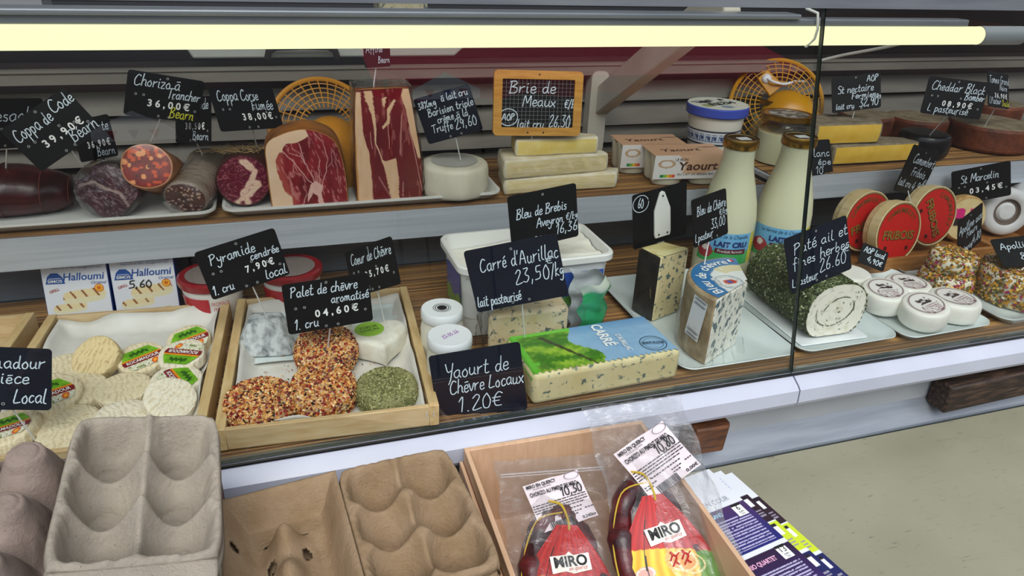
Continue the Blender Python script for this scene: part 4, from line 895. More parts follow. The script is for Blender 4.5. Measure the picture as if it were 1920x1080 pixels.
# ------------------------------------------------------------ milk bottles
m_milk = mat('milk_in_glass', '#e0dfc0', .07, '#d8d6b4', 6, coat=0) if False else mat('milk_in_glass', '#dddcbc', .07, '#d6d4b0', 6)
def milk_label(u, v, k):
    c = mixc('#5aa3d6', '#79bbe4', v); c[v < .42] = hx('#3fae5a'); y = u > .86; c[y] = hx('#e9d73a'); c[y & (np.abs(((v * 14) % 1) - .5) < .16) & (u > .89)] = hx('#8f8a2a')
    d = np.hypot((u - .14) * 1.6, (v - .35) * .9); c[d < .22] = hx('#a8323a'); c[(np.hypot((u - .14) * 1.9, (v - .45)) < .10)] = hx('#efe2dc'); return c
def bottle(label, x, y, rz, sticker, mark):
    t = thing('milk_bottle', label, 'bottle', (x, y, ZD), rz, 'milk bottles')
    prof = [(0, 0), (.038, 0), (.0445, .005), (.0455, .014), (.0455, .085), (.0445, .110), (.0405, .135), (.0335, .162), (.0275, .182), (.0245, .200), (.0238, .215), (.0250, .221), (.0250, .225), (.0225, .227), (.0225, .233)]
    MB().lathe(prof, 48).build('bottle_body', m_milk, t, smooth=60)
    l = MB().lathe([(.0262, .219), (.0272, .221), (.0272, .231), (.0262, .2335), (.022, .2325), (0, .2325)], 40).build('cap', m_gold, t)
    if mark:
        MB().prism(rrect(.020, .015, .001), .0, .0004).build('price_sticker', m_digit, l, M=MX((.002, -.004, .2330), (0, 0, .4)))
    U, V = uv(70, 40); A = -PI / 2 - 1.15 + 2.3 * U; rad = .0459
    lb = MB().grid(np.stack([rad * np.cos(A), rad * np.sin(A), .040 + .052 * V], -1), 0, milk_label(U, V, 0)).build('label', m_paintg, t, smooth=180)
    def wrap(o):
        a = -PI / 2 + o[:, 0] / .0464; return np.stack([.0464 * np.cos(a), .0464 * np.sin(a), o[:, 2]], -1)
    dk = mat('label_dark_ink', '#1d3b66', .5)
    ftext('lettering', 'La ferme de la Chapelle', .0085, dk, lb, MX((0, 0, .0865)), fit=.070, shear=.3, warp=lambda o: wrap(o + np.array([-.004, 0, 0])))
    ftext('title_lettering', 'LAIT CRU', .012, mat('label_navy_ink', '#27306b', .5), lb, MX((0, 0, .073)), fit=.054, bold=.0006, warp=lambda o: wrap(o + np.array([.004, 0, 0])))
    pl = MB().grid(np.stack([.0462 * np.cos(-PI / 2 + (U - .4) * 1.1), .0462 * np.sin(-PI / 2 + (U - .4) * 1.1), .0575 + .0085 * V], -1)).build('maroon_band', mat('maroon_print', '#5f2030', .4), lb, smooth=180)
    ftext('lettering', 'Produit fermier', .0065, m_digit, pl, MX((0, 0, .0617)), fit=.042, warp=lambda o: wrap(o * np.array([1.0, 1, 1]) + np.array([.005, -.0002, 0])))
    return t
bottle('full milk bottle with gold cap, left one behind the goat blue sign', .6780, .930, -.42, True, True)
bottle('full milk bottle with gold cap, right one beside the glass joint', .7820, .926, -.50, True, True)

# ------------------------------------------------------------ herb roll
t = thing('herb_cheese_roll', 'log of fresh cheese rolled in green herbs with a spiral cut face', 'cheese', (.7160, .6990, ZD + .0068), -.02)
def dsh(n=40, r=.047, h=.083):
    P = []
    for k in range(n):
        a = 2 * PI * k / n; x = r * 1.03 * math.copysign(abs(math.cos(a)) ** .85, math.cos(a)); z = h * .48 + h * .52 * math.copysign(abs(math.sin(a)) ** .85, math.sin(a)); P.append((x, max(z, .002)))
    return P
D = dsh()
rows = [[(x * s_, y, .04 + (z - .04) * s_) for x, z in D] for y, s_ in ((0, .97), (.002, 1), (.07, 1.0), (.14, 1.0), (.146, .97), (.148, .8), (.148, 0))]
MB().grid(rows, closed=True).build('cheese_body', mat('herb_underlayer', '#7c845f', .7, '#454e2c', 130, lo=.4, hi=.6), t, smooth=60)
def rollface(u, v):
    x = (u - .5) * 2; z = (v - .5) * 2; c = np.zeros(u.shape + (3,)); c[:] = hx('#ece8d8'); c = mixc(c, '#dcd6c0', step(.62, fbm(u, v, 12, 3), .2))
    rr = np.hypot(x * .95, z * 1.05); a = np.arctan2(z, x); sp_ = np.abs(rr - (.52 + .05 * np.sin(a * 2) - .035 * a)); k = (sp_ < .022 + .02 * (fbm(u, v, 16, 8) - .4)) & (fbm(u, v, 22, 4) > .38); c[k] = hx('#4b5340')
    c[(fbm(u, v, 24, 5) > .74)] = hx('#6a7056'); return c
FU, FV = uv(70, 70); A = 2 * PI * FU; Dn = np.array(D + [D[0]]); ii = FU * 40; Dx = np.interp(ii, np.arange(41), Dn[:, 0]); Dz = np.interp(ii, np.arange(41), Dn[:, 1])
PX = Dx * .985 * FV; PZ = .04 + (Dz - .04) * .985 * FV
MB().grid(np.stack([PX, -.0004 + 0 * PX, PZ], -1), 0, rollface(.5 + PX / .1, PZ / .085)).build('cut_face', paintmat('fresh_cut', .6, bump=.4, bscale=260), t, smooth=180)
def roll_surf(r):
    while True:
        k = r.randrange(40); q = r.random(); x = D[k][0] * (1 - q) + D[(k + 1) % 40][0] * q; z = D[k][1] * (1 - q) + D[(k + 1) % 40][1] * q
        if z > .006: return (x, r.uniform(-.001, .147), z), Vector((x, 0, z - .038)).normalized()
o = coat(5600, roll_surf, [('#38441d', .35), ('#28331a', .3), ('#55632f', .27), ('#b9c09a', .08)], .0022, .3, 9).build('herb_coating', paintmat('grains', .5), t, smooth=None); o['kind'] = 'stuff'
o = MB().prism(rrect(.112, .166, .004), 0, .0022).build('cheese_card', m_lidw, None, bevel=.0006); o.location = (.7185, .7700, ZD + .0042); o.rotation_euler = (0, 0, -.02); tag(o, 'white card carrying the herb roll', 'card')

# ------------------------------------------------------------ small white cheeses on the plate
def round_label(parent, r, h, rz):
    U, V = uv(14, 40); A = 2 * PI * V; R0 = U * r
    def fn(u, v):
        x = u * np.cos(2 * PI * v); y = u * np.sin(2 * PI * v); c = np.zeros(u.shape + (3,)); c[:] = hx('#e7e3dd')
        c[np.abs(u - .93) < .04] = hx('#6d4a4a'); k = (np.abs(x) < .42) & (y > -.05) & (y < .45) & (fbm(x + 2, y + 2, 6, 3) > .42); c[k] = hx('#46393a')
        t_ = (y < -.18) & (np.abs(((y * 7) % 1) - .5) < .22) & (np.abs(x) < .6); c[t_] = hx('#94747a'); return c
    MB().grid(np.stack([R0 * np.cos(A), R0 * np.sin(A), h + .0006 + 0 * U], -1), 0, fn(U, V)).build('label', m_paint, parent, smooth=180, M=Matrix.Rotation(rz, 4, 'Z'))
for i, (x, y, r, tilt, lab, wd) in enumerate(((.8530, .7530, .035, (.10, .10), 1, 'small white cheese with printed label, left one by the herb roll'), (.9180, .7720, .036, (0, 0), 1, 'small white cheese with printed label, rear one on the plate'), (.8780, .6990, .034, (.12, .16), 1, 'small white cheese tilted with printed label, front left on the plate'),
     (.9480, .7120, .0385, (0, 0), 1, 'largest labelled small white cheese, front right on the plate'), (.8500, .8260, .036, (0, 0), 0, 'plain unlabelled white cheese just behind the herb roll'))):
    t = thing('small_white_cheese', wd, 'cheese', (x, y, ZD + .0036 + (.007 if i in (0, 2) else 0)), rot=(tilt[0], -tilt[1], 0), group='small fresh white cheeses on the plate')
    puck(MB(), r, .033, 44, .015, 20 + i, rd=.35).build('cheese_body', mat('bright_fresh', '#eeece4', .38, '#e6e3d8', 50, bump=.15, bscale=90, sss=.15), t, smooth=60, sub=1)
    if lab: round_label(t, r * .74, .033, .2 * i - .3)

# ------------------------------------------------------------ flower-coated cheeses
PETAL = [('#c98f22', .30), ('#7f5a1f', .2), ('#5c5a2a', .18), ('#e3c267', .14), ('#9b2b55', .12), ('#d9d2bb', .06)]
m_fl = mat('flower_base', '#e2dbc6', .6)
for x, y, z, r, h, n, wd, sd in ((1.0150, .7880, 0, .041, .034, 1150, 'flower-coated cheese, the lower one of the small stack', 1), (1.0180, .7900, .0345, .036, .030, 700, 'flower-coated cheese, the upper one of the small stack with the pin', 2), (1.1130, .7340, 0, .068, .055, 3600, 'big flower-coated cheese at the right edge', 3)):
    if sd == 3: wd_ = wd
    t = thing('flower_cheese', wd, 'cheese', (x, y, ZD + .0045 + z), .4 * sd, 'flower-coated cheeses')
    puck(MB(), r * .97, h * .97, 44, .02, 30 + sd).build('cheese_body', m_fl, t, smooth=60)
    o = coat(n, puck_surf(r, h), PETAL, .0032, .2, 40 + sd).build('petal_coating', paintmat('grains', .5), t, smooth=None); o['kind'] = 'stuff'

# ------------------------------------------------------------ oak tray with camembert boxes
t = thing('oak_tray', 'brown wooden tray holding the round red cheese boxes', 'tray', (1.135, .925, ZD), .0)
wd, dp, h = .50, .128, .030
MB().box((0, 0, .002), (wd, dp, .004)).build('base_board', m_oak, t)
for sy in (-1, 1): MB().box((0, sy * (dp / 2 - .004), h / 2), (wd, .008, h)).build('long_side', m_oak, t, bevel=.001)
for x in (-wd / 2 + .004, .075, wd / 2 - .004): MB().box((x, 0, h / 2), (.008, dp - .017, h - .001)).build('divider', m_oak, t, bevel=.001)
m_chip = mat('poplar_chip', '#e0cb9d', .5, '#d2b985', 16, (1, 1, 8), bump=.05)
def camembert(label, x, y, z, rot, spin):
    t = thing('cheese_box_round', label, 'cheese box', (x, y, z), rot=rot, group='round wooden boxes with red labels')
    Q = MX((0, 0, 0), (PI / 2, 0, 0))
    MB().lathe([(0, -.030), (.0515, -.030), (.052, -.029), (.052, -.012)], 60, M=Q).build('box_base', m_chip, t)
    l = MB().lathe([(.0535, -.018), (.0545, -.018), (.0545, .0), (.0535, .0008), (.0522, .0002), (.0520, -.001), (0, -.001)], 60, M=Q).build('box_lid', m_chip, t)
    d = MB().lathe([(0, 0), (.0500, 0)], 60, M=MX((0, 0, 0), (PI / 2, 0, 0))).build('red_label', mat('camembert_red', '#c41f1a', .45), l, M=MX((0, .0003, 0), (0, spin, 0)))
    m = MB().lathe([(.0495, .0003), (.0510, .0003)], 60, M=Q); m.build('rim_print', mat('dark_gold_print', '#6b4a1e', .5), d)
    gd = mat('dark_gold_print', '#6b4a1e', .5)
    ftext('title_lettering', 'FRIBOIS', .0215, mat('title_shadow_ink', '#2b1a10', .5), d, MX((.0008, -.0003, -.0058)), fit=.078, bold=.0009)
    ftext('title_lettering', 'FRIBOIS', .0215, mat('title_gold_ink', '#8a6a2a', .5), d, MX((0, -.0006, -.005)), fit=.076, bold=.0005)
    for k, ch in enumerate('CAMEMBERT'):
        a = PI / 2 + .88 - 1.76 * k / 8
        ftext('letter', ch, .0125, gd, d, MX((.039 * math.cos(a), -.0004, .039 * math.sin(a)), (0, PI / 2 - a, 0)), bold=.0002)
    for a in (-2.35, -.80):
        m = MB()
        for j in range(6): m.box((0, 0, .0022), (.0016, .0003, .0042), M=MX((.038 * math.cos(a), -.0006, .038 * math.sin(a)), (0, j * PI / 3, 0)))
        m.build('flower_mark', MATS['title_shadow_ink'], d, smooth=None)
    m = MB()
    for a in (.9, 2.6, -.2, 3.6): m.tube([(.0547 * math.cos(a), .004, .0547 * math.sin(a)), (.0552 * math.cos(a + .05), .011, .0552 * math.sin(a + .05))], .0003, 5)
    m.build('staple', m_steelpin, t)
camembert('round wooden box with red label, front one reading upright', 1.004, .893, .0665, (-.16, 0, .12), 0.10)
camembert('round wooden box with red label turned sideways, right one', 1.112, .925, .0760, (-.16, 0, .06), 1.15)
camembert('round wooden box with red label, rear left one mostly hidden', .972, .935, .0735, (-.10, 0, .10), -.3)
# cheeses right of the boxes
t = thing('pink_label_cheese', 'round cheese standing on edge with a pink and dark label', 'cheese', (1.214, .944, .0555), rot=(-.1, 0, -.15))
Q = MX((0, 0, 0), (PI / 2, 0, 0))
MB().lathe([(0, -.03), (.040, -.03), (.044, -.025), (.044, -.004), (.041, 0), (0, 0)], 44, M=Q).build('rind', mat('tan_rind', '#c9a66b', .6, '#a97f45', 50, bump=.3), t)
U, V = uv(24, 60); A = 2 * PI * V
def pink(u, v):
    x = u * np.cos(2 * PI * v); y = u * np.sin(2 * PI * v); c = mixc('#e2cf9f', '#d2b87d', fbm(x + 3, y + 3, 4, 3)); k = (np.abs(y - .1) < .42) & (np.abs(x) > .12) & (np.abs(x) < .72) & (fbm(x + 3, y + 3, 3, 9) > .4); c[k] = hx('#d22a78'); c[k & (y < .05)] = hx('#2c2329'); return c
MB().grid(np.stack([U * .040 * np.cos(A), -.0008 + 0 * U, U * .040 * np.sin(A)], -1), 0, pink(U, V)).build('label', m_paint, t, smooth=180)
m_wp = mat('white_wrap_paper', '#dcdcda', .5, '#c9c9c8', 14, bump=.4, bscale=50, bd=.003)
for i, (x, y, z, r, wd) in enumerate(((1.318, .945, .060, .046, 'white paper-wrapped round cheese with a dark ring, nearer of two at right edge'), (1.400, .955, .060, .046, 'white paper-wrapped round cheese cut off by the right photo edge'), (1.300, .99, .062, .040, 'white paper-wrapped cheese standing behind, under the St Marcelin sign'))):
    t = thing('wrapped_round_cheese', wd, 'cheese', (x, y, z), rot=(-.12, 0, -.35), group='paper-wrapped round cheeses at right')
    MB().lathe([(0, -.045), (r * .8, -.045), (r, -.035), (r, -.006), (r * .93, 0), (r * .66, .001), (r * .56, -.002)], 40, M=Q).build('paper_wrap', m_wp, t, smooth=60)
    MB().lathe([(r * .56, -.002), (r * .5, -.008), (0, -.008)], 40, M=Q).build('dark_ring', mat('ring_brown', '#6f6258', .6), t)
    MB().lathe([(r * .40, -.007), (r * .3, -.003), (0, -.003)], 30, M=Q).build('paper_core', m_wp, t)
# ------------------------------------------------------------ upper shelf, charcuterie
def tray(label, x, y, wd, dp, z):
    rows = [rr3(wd - .03, dp - .03, .012, 0), rr3(wd - .022, dp - .022, .014, .001), rr3(wd - .004, dp - .004, .018, .010), rr3(wd, dp, .02, .0105), rr3(wd, dp, .02, .0135), rr3(wd - .008, dp - .008, .017, .0135), rr3(wd - .026, dp - .026, .012, .003), rr3(.0004, .0004, .0001, .003)]
    o = MB().grid(rows, closed=True).build('foam_tray', m_foam, None, smooth=40); o.location = (x, y, z); return tag(o, label, 'tray', 'white foam trays on the upper shelf')
tray('white foam tray under the sausages and dark meats on the left', -.2600, 1.072, .335, .134, ZS)
tray('long white foam tray under the hams and the white wheel', .1180, 1.072, .405, .134, ZS)
ZT = ZS + .0032
def meatlog(name, label, c, rx, rz, length, yaw, pitch, face, skin, seed, wob=.06, tail=.75, roll=0, nu=64, fr=None, sk=True):
    """a cut piece of charcuterie: painted cut face towards -Y (local), body running back along +Y"""
    t = thing(name, label, 'meat', c, rot=(pitch, roll, yaw))
    n = 56; ang = [2 * PI * k / n for k in range(n)]
    out = [1 + wob * 2 * (vnoise(np.array([math.cos(a) * 1.3 + 4]), np.array([math.sin(a) * 1.3 + 4]), 1, seed)[0] - .5) for a in ang]
    rows = []
    for y, s_ in ((.0, .96), (.0015, .985), (.004, 1), (length * .3, 1.02), (length * .6, .98), (length * .85, .82 * (tail + .25)), (length * .96, .55 * tail), (length, .2 * tail), (length, 0)):
        rows.append([(rx * o * math.cos(a) * s_, y, rz * o * math.sin(a) * s_) for a, o in zip(ang, out)])
    b = MB().grid(rows, closed=True).build('body', skin, t, smooth=50)
    U, V = uv(nu // 2, n * 2); A = 2 * PI * V; O = np.interp(V * n, np.arange(n + 1), out + [out[0]])
    X = U * rx * O * np.cos(A) * .965; Z = U * rz * O * np.sin(A) * .965
    MB().grid(np.stack([X, -.0002 - .0012 * (1 - U ** 4), Z], -1), 0, face(X / rx, Z / rz, U)).build('cut_face', m_meat, t, smooth=180)
    return t
def dots(x, z, n, seed, r0, r1):
    r = np.random.RandomState(seed); m = np.zeros(x.shape)
    for _ in range(n):
        cx, cy = r.uniform(-1, 1, 2); q = r.uniform(r0, r1); e = r.uniform(.6, 1.6); m = np.maximum(m, (np.hypot((x - cx) * e, z - cy) + .03 * (vnoise(x + 3, z + 3, 14, seed) - .5) < q).astype(float))
    return m
def f_chorizo(x, z, u):
    c = mixc('#641006', '#92240e', fbm(x + 2, z + 2, 5, 4)); c = mixc(c, '#d9541a', dots(x, z, 46, 3, .04, .11) * .9); c = mixc(c, '#eb9a5e', dots(x, z, 18, 8, .04, .13)); c = mixc(c, '#430a05', dots(x, z, 26, 12, .02, .07) * .8); c[u > .965] = hx('#b9835a'); return c
def f_sauc(x, z, u):
    c = mixc('#3a100f', '#5a1d18', fbm(x + 2, z + 2, 6, 4)); c = mixc(c, '#d9b9a4', dots(x, z, 70, 5, .03, .08) * .9); c[u > .96] = hx('#8d7a66'); return c
def f_coppa(x, z, u):
    c = mixc('#4c0a20', '#701530', fbm(x + 2, z + 2, 5, 2)); ft = np.minimum(segd(x, z, [(.05, .75), (.45, .4), (.25, 0), (.55, -.15), (.2, -.5), (-.3, -.8)]), segd(x, z, [(.25, 0), (-.05, -.45), (.1, -.9)])) + .22 * (fbm(x + 3, z + 3, 4, 7) - .5)
    c = mixc(c, '#e2c3a8', step(.155, -ft + .26, .05)); c = mixc(c, '#c58a82', (fbm(x * 1.5 + 4, z * 4 + 4, 9, 3) > .62) * .55); c[u > .96] = hx('#3c1a14'); return c
def f_code(x, z, u):
    c = mixc('#33131a', '#5c2431', fbm(x + 2, z + 2, 4, 2)); v = segd(x, z, [(-.8, .2), (-.3, .35), (0, .1), (.5, -.1), (.7, -.6)]) + .1 * (fbm(x + 3, z + 3, 5, 1) - .5); c = mixc(c, '#c9b3a2', (v < .05) * .8)
    c = mixc(c, '#a08e96', (fbm(x * 3 + z * 2 + 9, z * 2 + 9, 6, 6) > .60) * .6); return c
m_skin = mat('dark_cured_skin', '#4a2216', .5, '#2c120c', 26, bump=.5, bscale=60, bd=.003)
m_casing = mat('grey_casing', '#8d7b68', .5, '#a4937f', 24, bump=.35, bscale=50, bd=.002)
m_tan = mat('chorizo_casing', '#8a4a2a', .5, '#b07a4a', 30, bump=.4, bscale=60)
m_string = mat('hemp_string', '#a98e5f', .8)
def film_over(t, rx, rz, length, seed, n=48):
    rows = []; ang = [2 * PI * k / n for k in range(n)]; r = random.Random(seed)
    for y, s_ in ((-.004, 0), (-.004, .5), (-.003, 1.0), (.006, 1.08), (length * .3, 1.10), (length * .7, 1.02)):
        rows.append([((rx * s_ + (.0022 * (r.random() - .3) if s_ else 0)) * math.cos(a), y + .0012 * (r.random() - .5), (rz * s_ + (.0022 * (r.random() - .3) if s_ else 0)) * math.sin(a)) for a in ang])
    MB().grid(rows, closed=True).build('film_wrap', clear('crinkled_film', (.96, .96, .97), 1.45, .10, 1.0, 70, .0, 2.6), t, smooth=180)
# bresaola
t = thing('bresaola', 'long dark red cured meat at the left edge of the upper shelf', 'meat', (-.3650, 1.082, ZT + .034), rot=(0, .10, .06))
n = 30; rows = []
for k in range(31):
    a = -PI / 2 + PI * k / 30; x = .092 * math.sin(a); q = max(math.cos(a), 0) ** .62
    rows.append([(x, .046 * q * math.cos(b) * (1 + .03 * math.sin(k * 1.3 + 2 * b)), .0345 * q * math.sin(b) * (1 + .03 * math.sin(k * .9 + 3 * b))) for b in [2 * PI * j / n for j in range(n)]])
MB().grid(rows, closed=True).build('meat_body', mat('bresaola_red', '#4b1115', .3, '#2c0a0b', 22, bump=.4, bscale=45, bd=.002), t, smooth=180)
m = MB()
for k in (6, 11, 16, 21, 26): m.tube([tuple(c * 1.02 for c in p) for p in rows[k]], .0006, 5, closed=True)
m.build('netting', mat('netting_red', '#6d3026', .7), t)
film_over(t, .001, .001, .001, 1) if False else None
t2 = meatlog('coppa_cut', 'film-wrapped dark marbled coppa cut, leaning on the left tray', (-.2270, 1.036, ZT + .0385), .038, .036, .075, -.15, -.16, f_code, m_skin, 3, .22)
film_over(t2, .037, .036, .075, 4)
meatlog('chorizo_log', 'thick chorizo with a bright orange-red cut face', (-.1710, 1.034, .2075), .0335, .0305, .095, -.08, -.42, f_chorizo, m_tan, 4, .05, 1.0)
t2 = meatlog('dry_sausage', 'fat grey film-wrapped dry sausage with a speckled cut end', (-.1290, 1.020, .1640), .0300, .0235, .125, -.28, .14, f_sauc, m_casing, 6, .04, 1.15)
film_over(t2, .030, .025, .11, 7)
t2 = meatlog('coppa_half', 'round coppa half with crimson and white cut face and string on top', (-.0530, 1.042, ZT + .039), .0385, .0370, .095, -.05, -.06, f_coppa, m_skin, 8, .07, 1.0)
m = MB(); r = random.Random(3)
for _ in range(60):
    x = r.gauss(0, .016); y = .012 + abs(r.gauss(0, .014)); m.tube([(x, y, .0355), (x + r.gauss(0, .010), y + r.gauss(0, .006), .041 + r.random() * .004), (x + r.gauss(0, .018), y + r.gauss(0, .008), .0375 + r.random() * .004)], .0005, 4)
m.build('string_tuft', m_string, t2)
# the big ham half
t = thing('ham_half', 'large ham half with pale fat rim and veined red cut face', 'meat', (.0340, 1.030, ZT), .04)
HO = [(-.0530, 0), (-.0537, .03), (-.0540, .065), (-.0537, .0866), (-.0467, .0995), (-.0275, .109), (-.0065, .1135), (.0060, .1130), (.0180, .110), (.0355, .101), (.0460, .0866), (.0530, .0576), (.0557, .0254), (.0555, 0)]
HO = smoothline(HO, 5)
def loft(outline, steps, cx, cz):
    return [[(cx + (x - cx) * s_ + dx, y, max((cz + (z - cz) * s_) + dz, 0)) for x, z in outline] for y, s_, dx, dz in steps]
MB().grid(loft(HO, ((0, .985, 0, 0), (.002, 1, 0, 0), (.03, 1.02, .003, .002), (.05, 1.0, .006, .0), (.066, .9, .008, -.004), (.076, .7, .010, -.01), (.081, .4, .01, -.02), (.082, 0, .01, -.02)), 0, .05), closed=True).build('rind', mat('ham_rind', '#a8692c', .4, '#5a3113', 18, bump=.35, bscale=50, bd=.002), t, smooth=60)
Hn = np.array(HO)
def inpoly(x, z, P):
    r = np.zeros(x.shape, bool)
    for (ax, az), (bx, bz) in zip(P, P[1:] + P[:1]):
        if az == bz: continue
        r ^= ((az > z) != (bz > z)) & (x < (bx - ax) * (z - az) / (bz - az) + ax)
    return r
def ham_face(x, z):
    q = lambda pts: [((X - 337) * .000175, (1058 - Z) * .000161) for X, Z in pts]
    wx = .0012 * (fbm(x * 60 + 3, z * 60 + 3, 3, 6) - .5); wz = .0012 * (fbm(x * 60 + 9, z * 60 + 9, 3, 26) - .5); xx, zz = x + 2 * wx, z + 2 * wz
    c = mixc('#7a1620', '#972830', fbm(x * 20 + 2, z * 20 + 2, 3, 4)); c = mixc(c, '#5c0d18', step(.55, fbm(x * 30 + 5, z * 16 + 5, 2, 9), .2) * .7); c = mixc(c, '#b4564a', step(-.0065, -segd(x, z, q([(130, 560), (120, 720), (170, 880), (210, 1000)])), .008) * .75)
    st = fbm((x + .25 * z) * 130 + 9, z * 34 + 9, 3, 14, 3); c = mixc(c, '#d79a92', step(.655, st, .05) * .6)
    d = np.full(x.shape, 9.)
    for p, k in (([(400, 880), (350, 820), (240, 640), (165, 545)], 1.), ([(400, 880), (375, 780), (330, 660), (295, 480)], .9), ([(375, 780), (300, 600), (215, 560)], .6), ([(330, 660), (290, 560), (240, 520)], .5), ([(435, 870), (432, 720), (442, 640)], .8), ([(450, 870), (495, 720), (510, 620), (480, 480), (420, 400)], .7), ([(495, 720), (540, 660), (545, 560)], .4), ([(240, 640), (230, 720), (260, 760)], .5), ([(300, 600), (330, 560)], .4), ([(200, 800), (210, 950)], .4), ([(580, 720), (590, 900)], .4), ([(320, 940), (280, 1050)], .8)):
        d = np.minimum(d, segd(xx, zz, q(p)) / k)
    c = mixc(c, '#dfb0a8', step(-.0007, -d, .0007) * .9)
    hub = inpoly(xx, zz, q([(320, 1040), (335, 920), (360, 850), (400, 825), (455, 870), (440, 950), (452, 1050), (412, 1050), (405, 960), (370, 935), (345, 990)])); c[hub] = mixc('#dca79c', '#e6bcae', fbm(x * 90 + 2, z * 90 + 2, 2, 3))[hub]
    fat = inpoly(xx, zz, q([(-20, 1080), (200, 1080), (200, 960), (150, 900), (108, 720), (104, 610), (138, 548), (165, 545), (165, 510), (190, 480), (290, 470), (370, 420), (350, 330), (0, 330)])); c[fat] = mixc('#ecd0b2', '#e2bd98', fbm(x * 24 + 7, z * 24 + 7, 3, 3))[fat]
    rimd = segd(x, z, HO); edge = (z > .003) & (rimd < .0016); c[edge] = hx('#a9713a'); return c
def fan_face(outline, cx, cz, nu, nv, fn, y=-.0006, bulge=.0015):
    O = np.array(outline + [outline[0]]); d = np.r_[0, np.cumsum(np.hypot(*np.diff(O, axis=0).T))]; U, V = uv(nu, nv); px = np.interp(V * d[-1], d, O[:, 0]); pz = np.interp(V * d[-1], d, O[:, 1]); k = .985 * U
    X = cx + (px - cx) * k; Z = cz + (pz - cz) * k; return MB().grid(np.stack([X, y - bulge * (1 - U ** 4), Z], -1), 0, fn(X, Z))
fan_face(HO, 0, .055, 90, 300, ham_face).build('cut_face', m_meat, t, smooth=180)
# the tall dry-cured slab
t = thing('cured_ham_slab', 'tall film-wrapped slab of cured ham standing on end with streaks of fat', 'meat', (.1500, 1.030, ZT), -.02)
SO = smoothline([(-.0475, 0), (-.0475, .05), (-.0455, .11), (-.0420, .158), (-.0380, .164), (-.01, .1655), (.028, .1660), (.0340, .160), (.0420, .11), (.0490, .06), (.0505, .02), (.0500, 0)], 4)
MB().grid(loft(SO, ((0, .99, 0, 0), (.002, 1, 0, 0), (.04, 1.0, 0, 0), (.052, .97, 0, 0), (.055, .8, 0, 0), (.055, 0, 0, 0)), 0, .08), closed=True).build('body', mat('slab_side', '#7a2a1f', .4, '#b98a52', 22, bump=.3, bscale=50), t, smooth=50)
def slab_face(x, z):
    q = lambda pts: [(-.0475 + (X - 755) * .0001704, (1015 - Z) * .00017) for X, Z in pts]
    xx = x + .0022 * (fbm(x * 40 + 3, z * 22 + 3, 3, 6) - .5); zz = z
    c = mixc('#5a0f16', '#7c2024', fbm(x * 40 + 3, z * 7 + 3, 3, 4)); c = mixc(c, '#6d3328', step(.018, x, .02) * step(-.08, -z, .05) * .6); c = mixc(c, '#b0736a', step(.66, fbm(x * 110 + 9, z * 20 + 9, 2, 8), .05) * .55)
    for p in ([(740, 60), (830, 70), (835, 400), (880, 600), (892, 1030), (740, 1030)], [(855, 60), (925, 60), (942, 300), (940, 500), (985, 640), (1010, 655), (1100, 630), (1120, 800), (1118, 1030), (1055, 1030), (1000, 720), (932, 500), (912, 260), (868, 140)], [(1175, 30), (1260, 30), (1320, 330), (1320, 640), (1288, 630), (1240, 450), (1205, 250), (1160, 100)], [(1005, 120), (1035, 110), (1022, 190), (1010, 185)], [(1100, 130), (1115, 140), (1062, 240), (1058, 330), (1000, 378), (992, 360), (1040, 300), (1036, 215)]):
        k = inpoly(xx, zz, q(p)); c[k] = mixc('#e3c2a0', '#d6a981', fbm(x * 60 + 2, z * 18 + 2, 3, 5))[k]
    k = inpoly(xx, zz, q([(740, 60), (775, 60), (770, 1030), (740, 1030)])); c[k] = hx('#c48a4e')
    for p in ([(1045, 330), (1048, 545)], [(950, 790), (1000, 900), (1060, 1000)], [(1160, 260), (1135, 600)], [(1220, 370), (1270, 640), (1325, 950)], [(1160, 850), (1150, 1000)], [(890, 400), (905, 540)]):
        c = mixc(c, '#d3a296', step(-.0006, -segd(xx, zz, q(p)), .0006) * .8)
    return c
fan_face(SO, 0, .08, 90, 260, slab_face).build('cut_face', m_meat, t, smooth=180)
U, V = uv(40, 14); O = np.array(SO); 
rows = [[(x * 1.05 + .0012 * math.sin(k * 2.3 + j), yy, z * 1.02 + .0006 * math.sin(k * 1.7)) for k, (x, z) in enumerate(SO)] for j, yy in enumerate((-.003, .0, .03, .055))]
MB().grid(rows).build('film_wrap', clear('crinkled_film'), t, smooth=180)
MB().prism(rrect(.084, .054, .01), .1665, .1672, M=Matrix.Translation((-.004, .027, 0))).build('film_top', m_film, t)
# barisien wheel
t = thing('white_wheel_cheese', 'white bloomy wheel in paper with a grey sunken top', 'cheese', (.2540, 1.0480, ZT), .2)
puck(MB(), .0530, .0510, 60, .012, 12, rd=.2).build('paper_wrap', mat('ivory_wrap', '#ded8c4', .5, '#cfc8b0', 30, (1, 1, .3), bump=.7, bscale=60, bd=.004), t, smooth=60, sub=1)
MB().lathe([(.036, .0516), (.030, .0513), (0, .0512)], 40).build('top_film', mat('grey_top_film', '#b7b6ac', .3, '#a6a59b', 20), t)

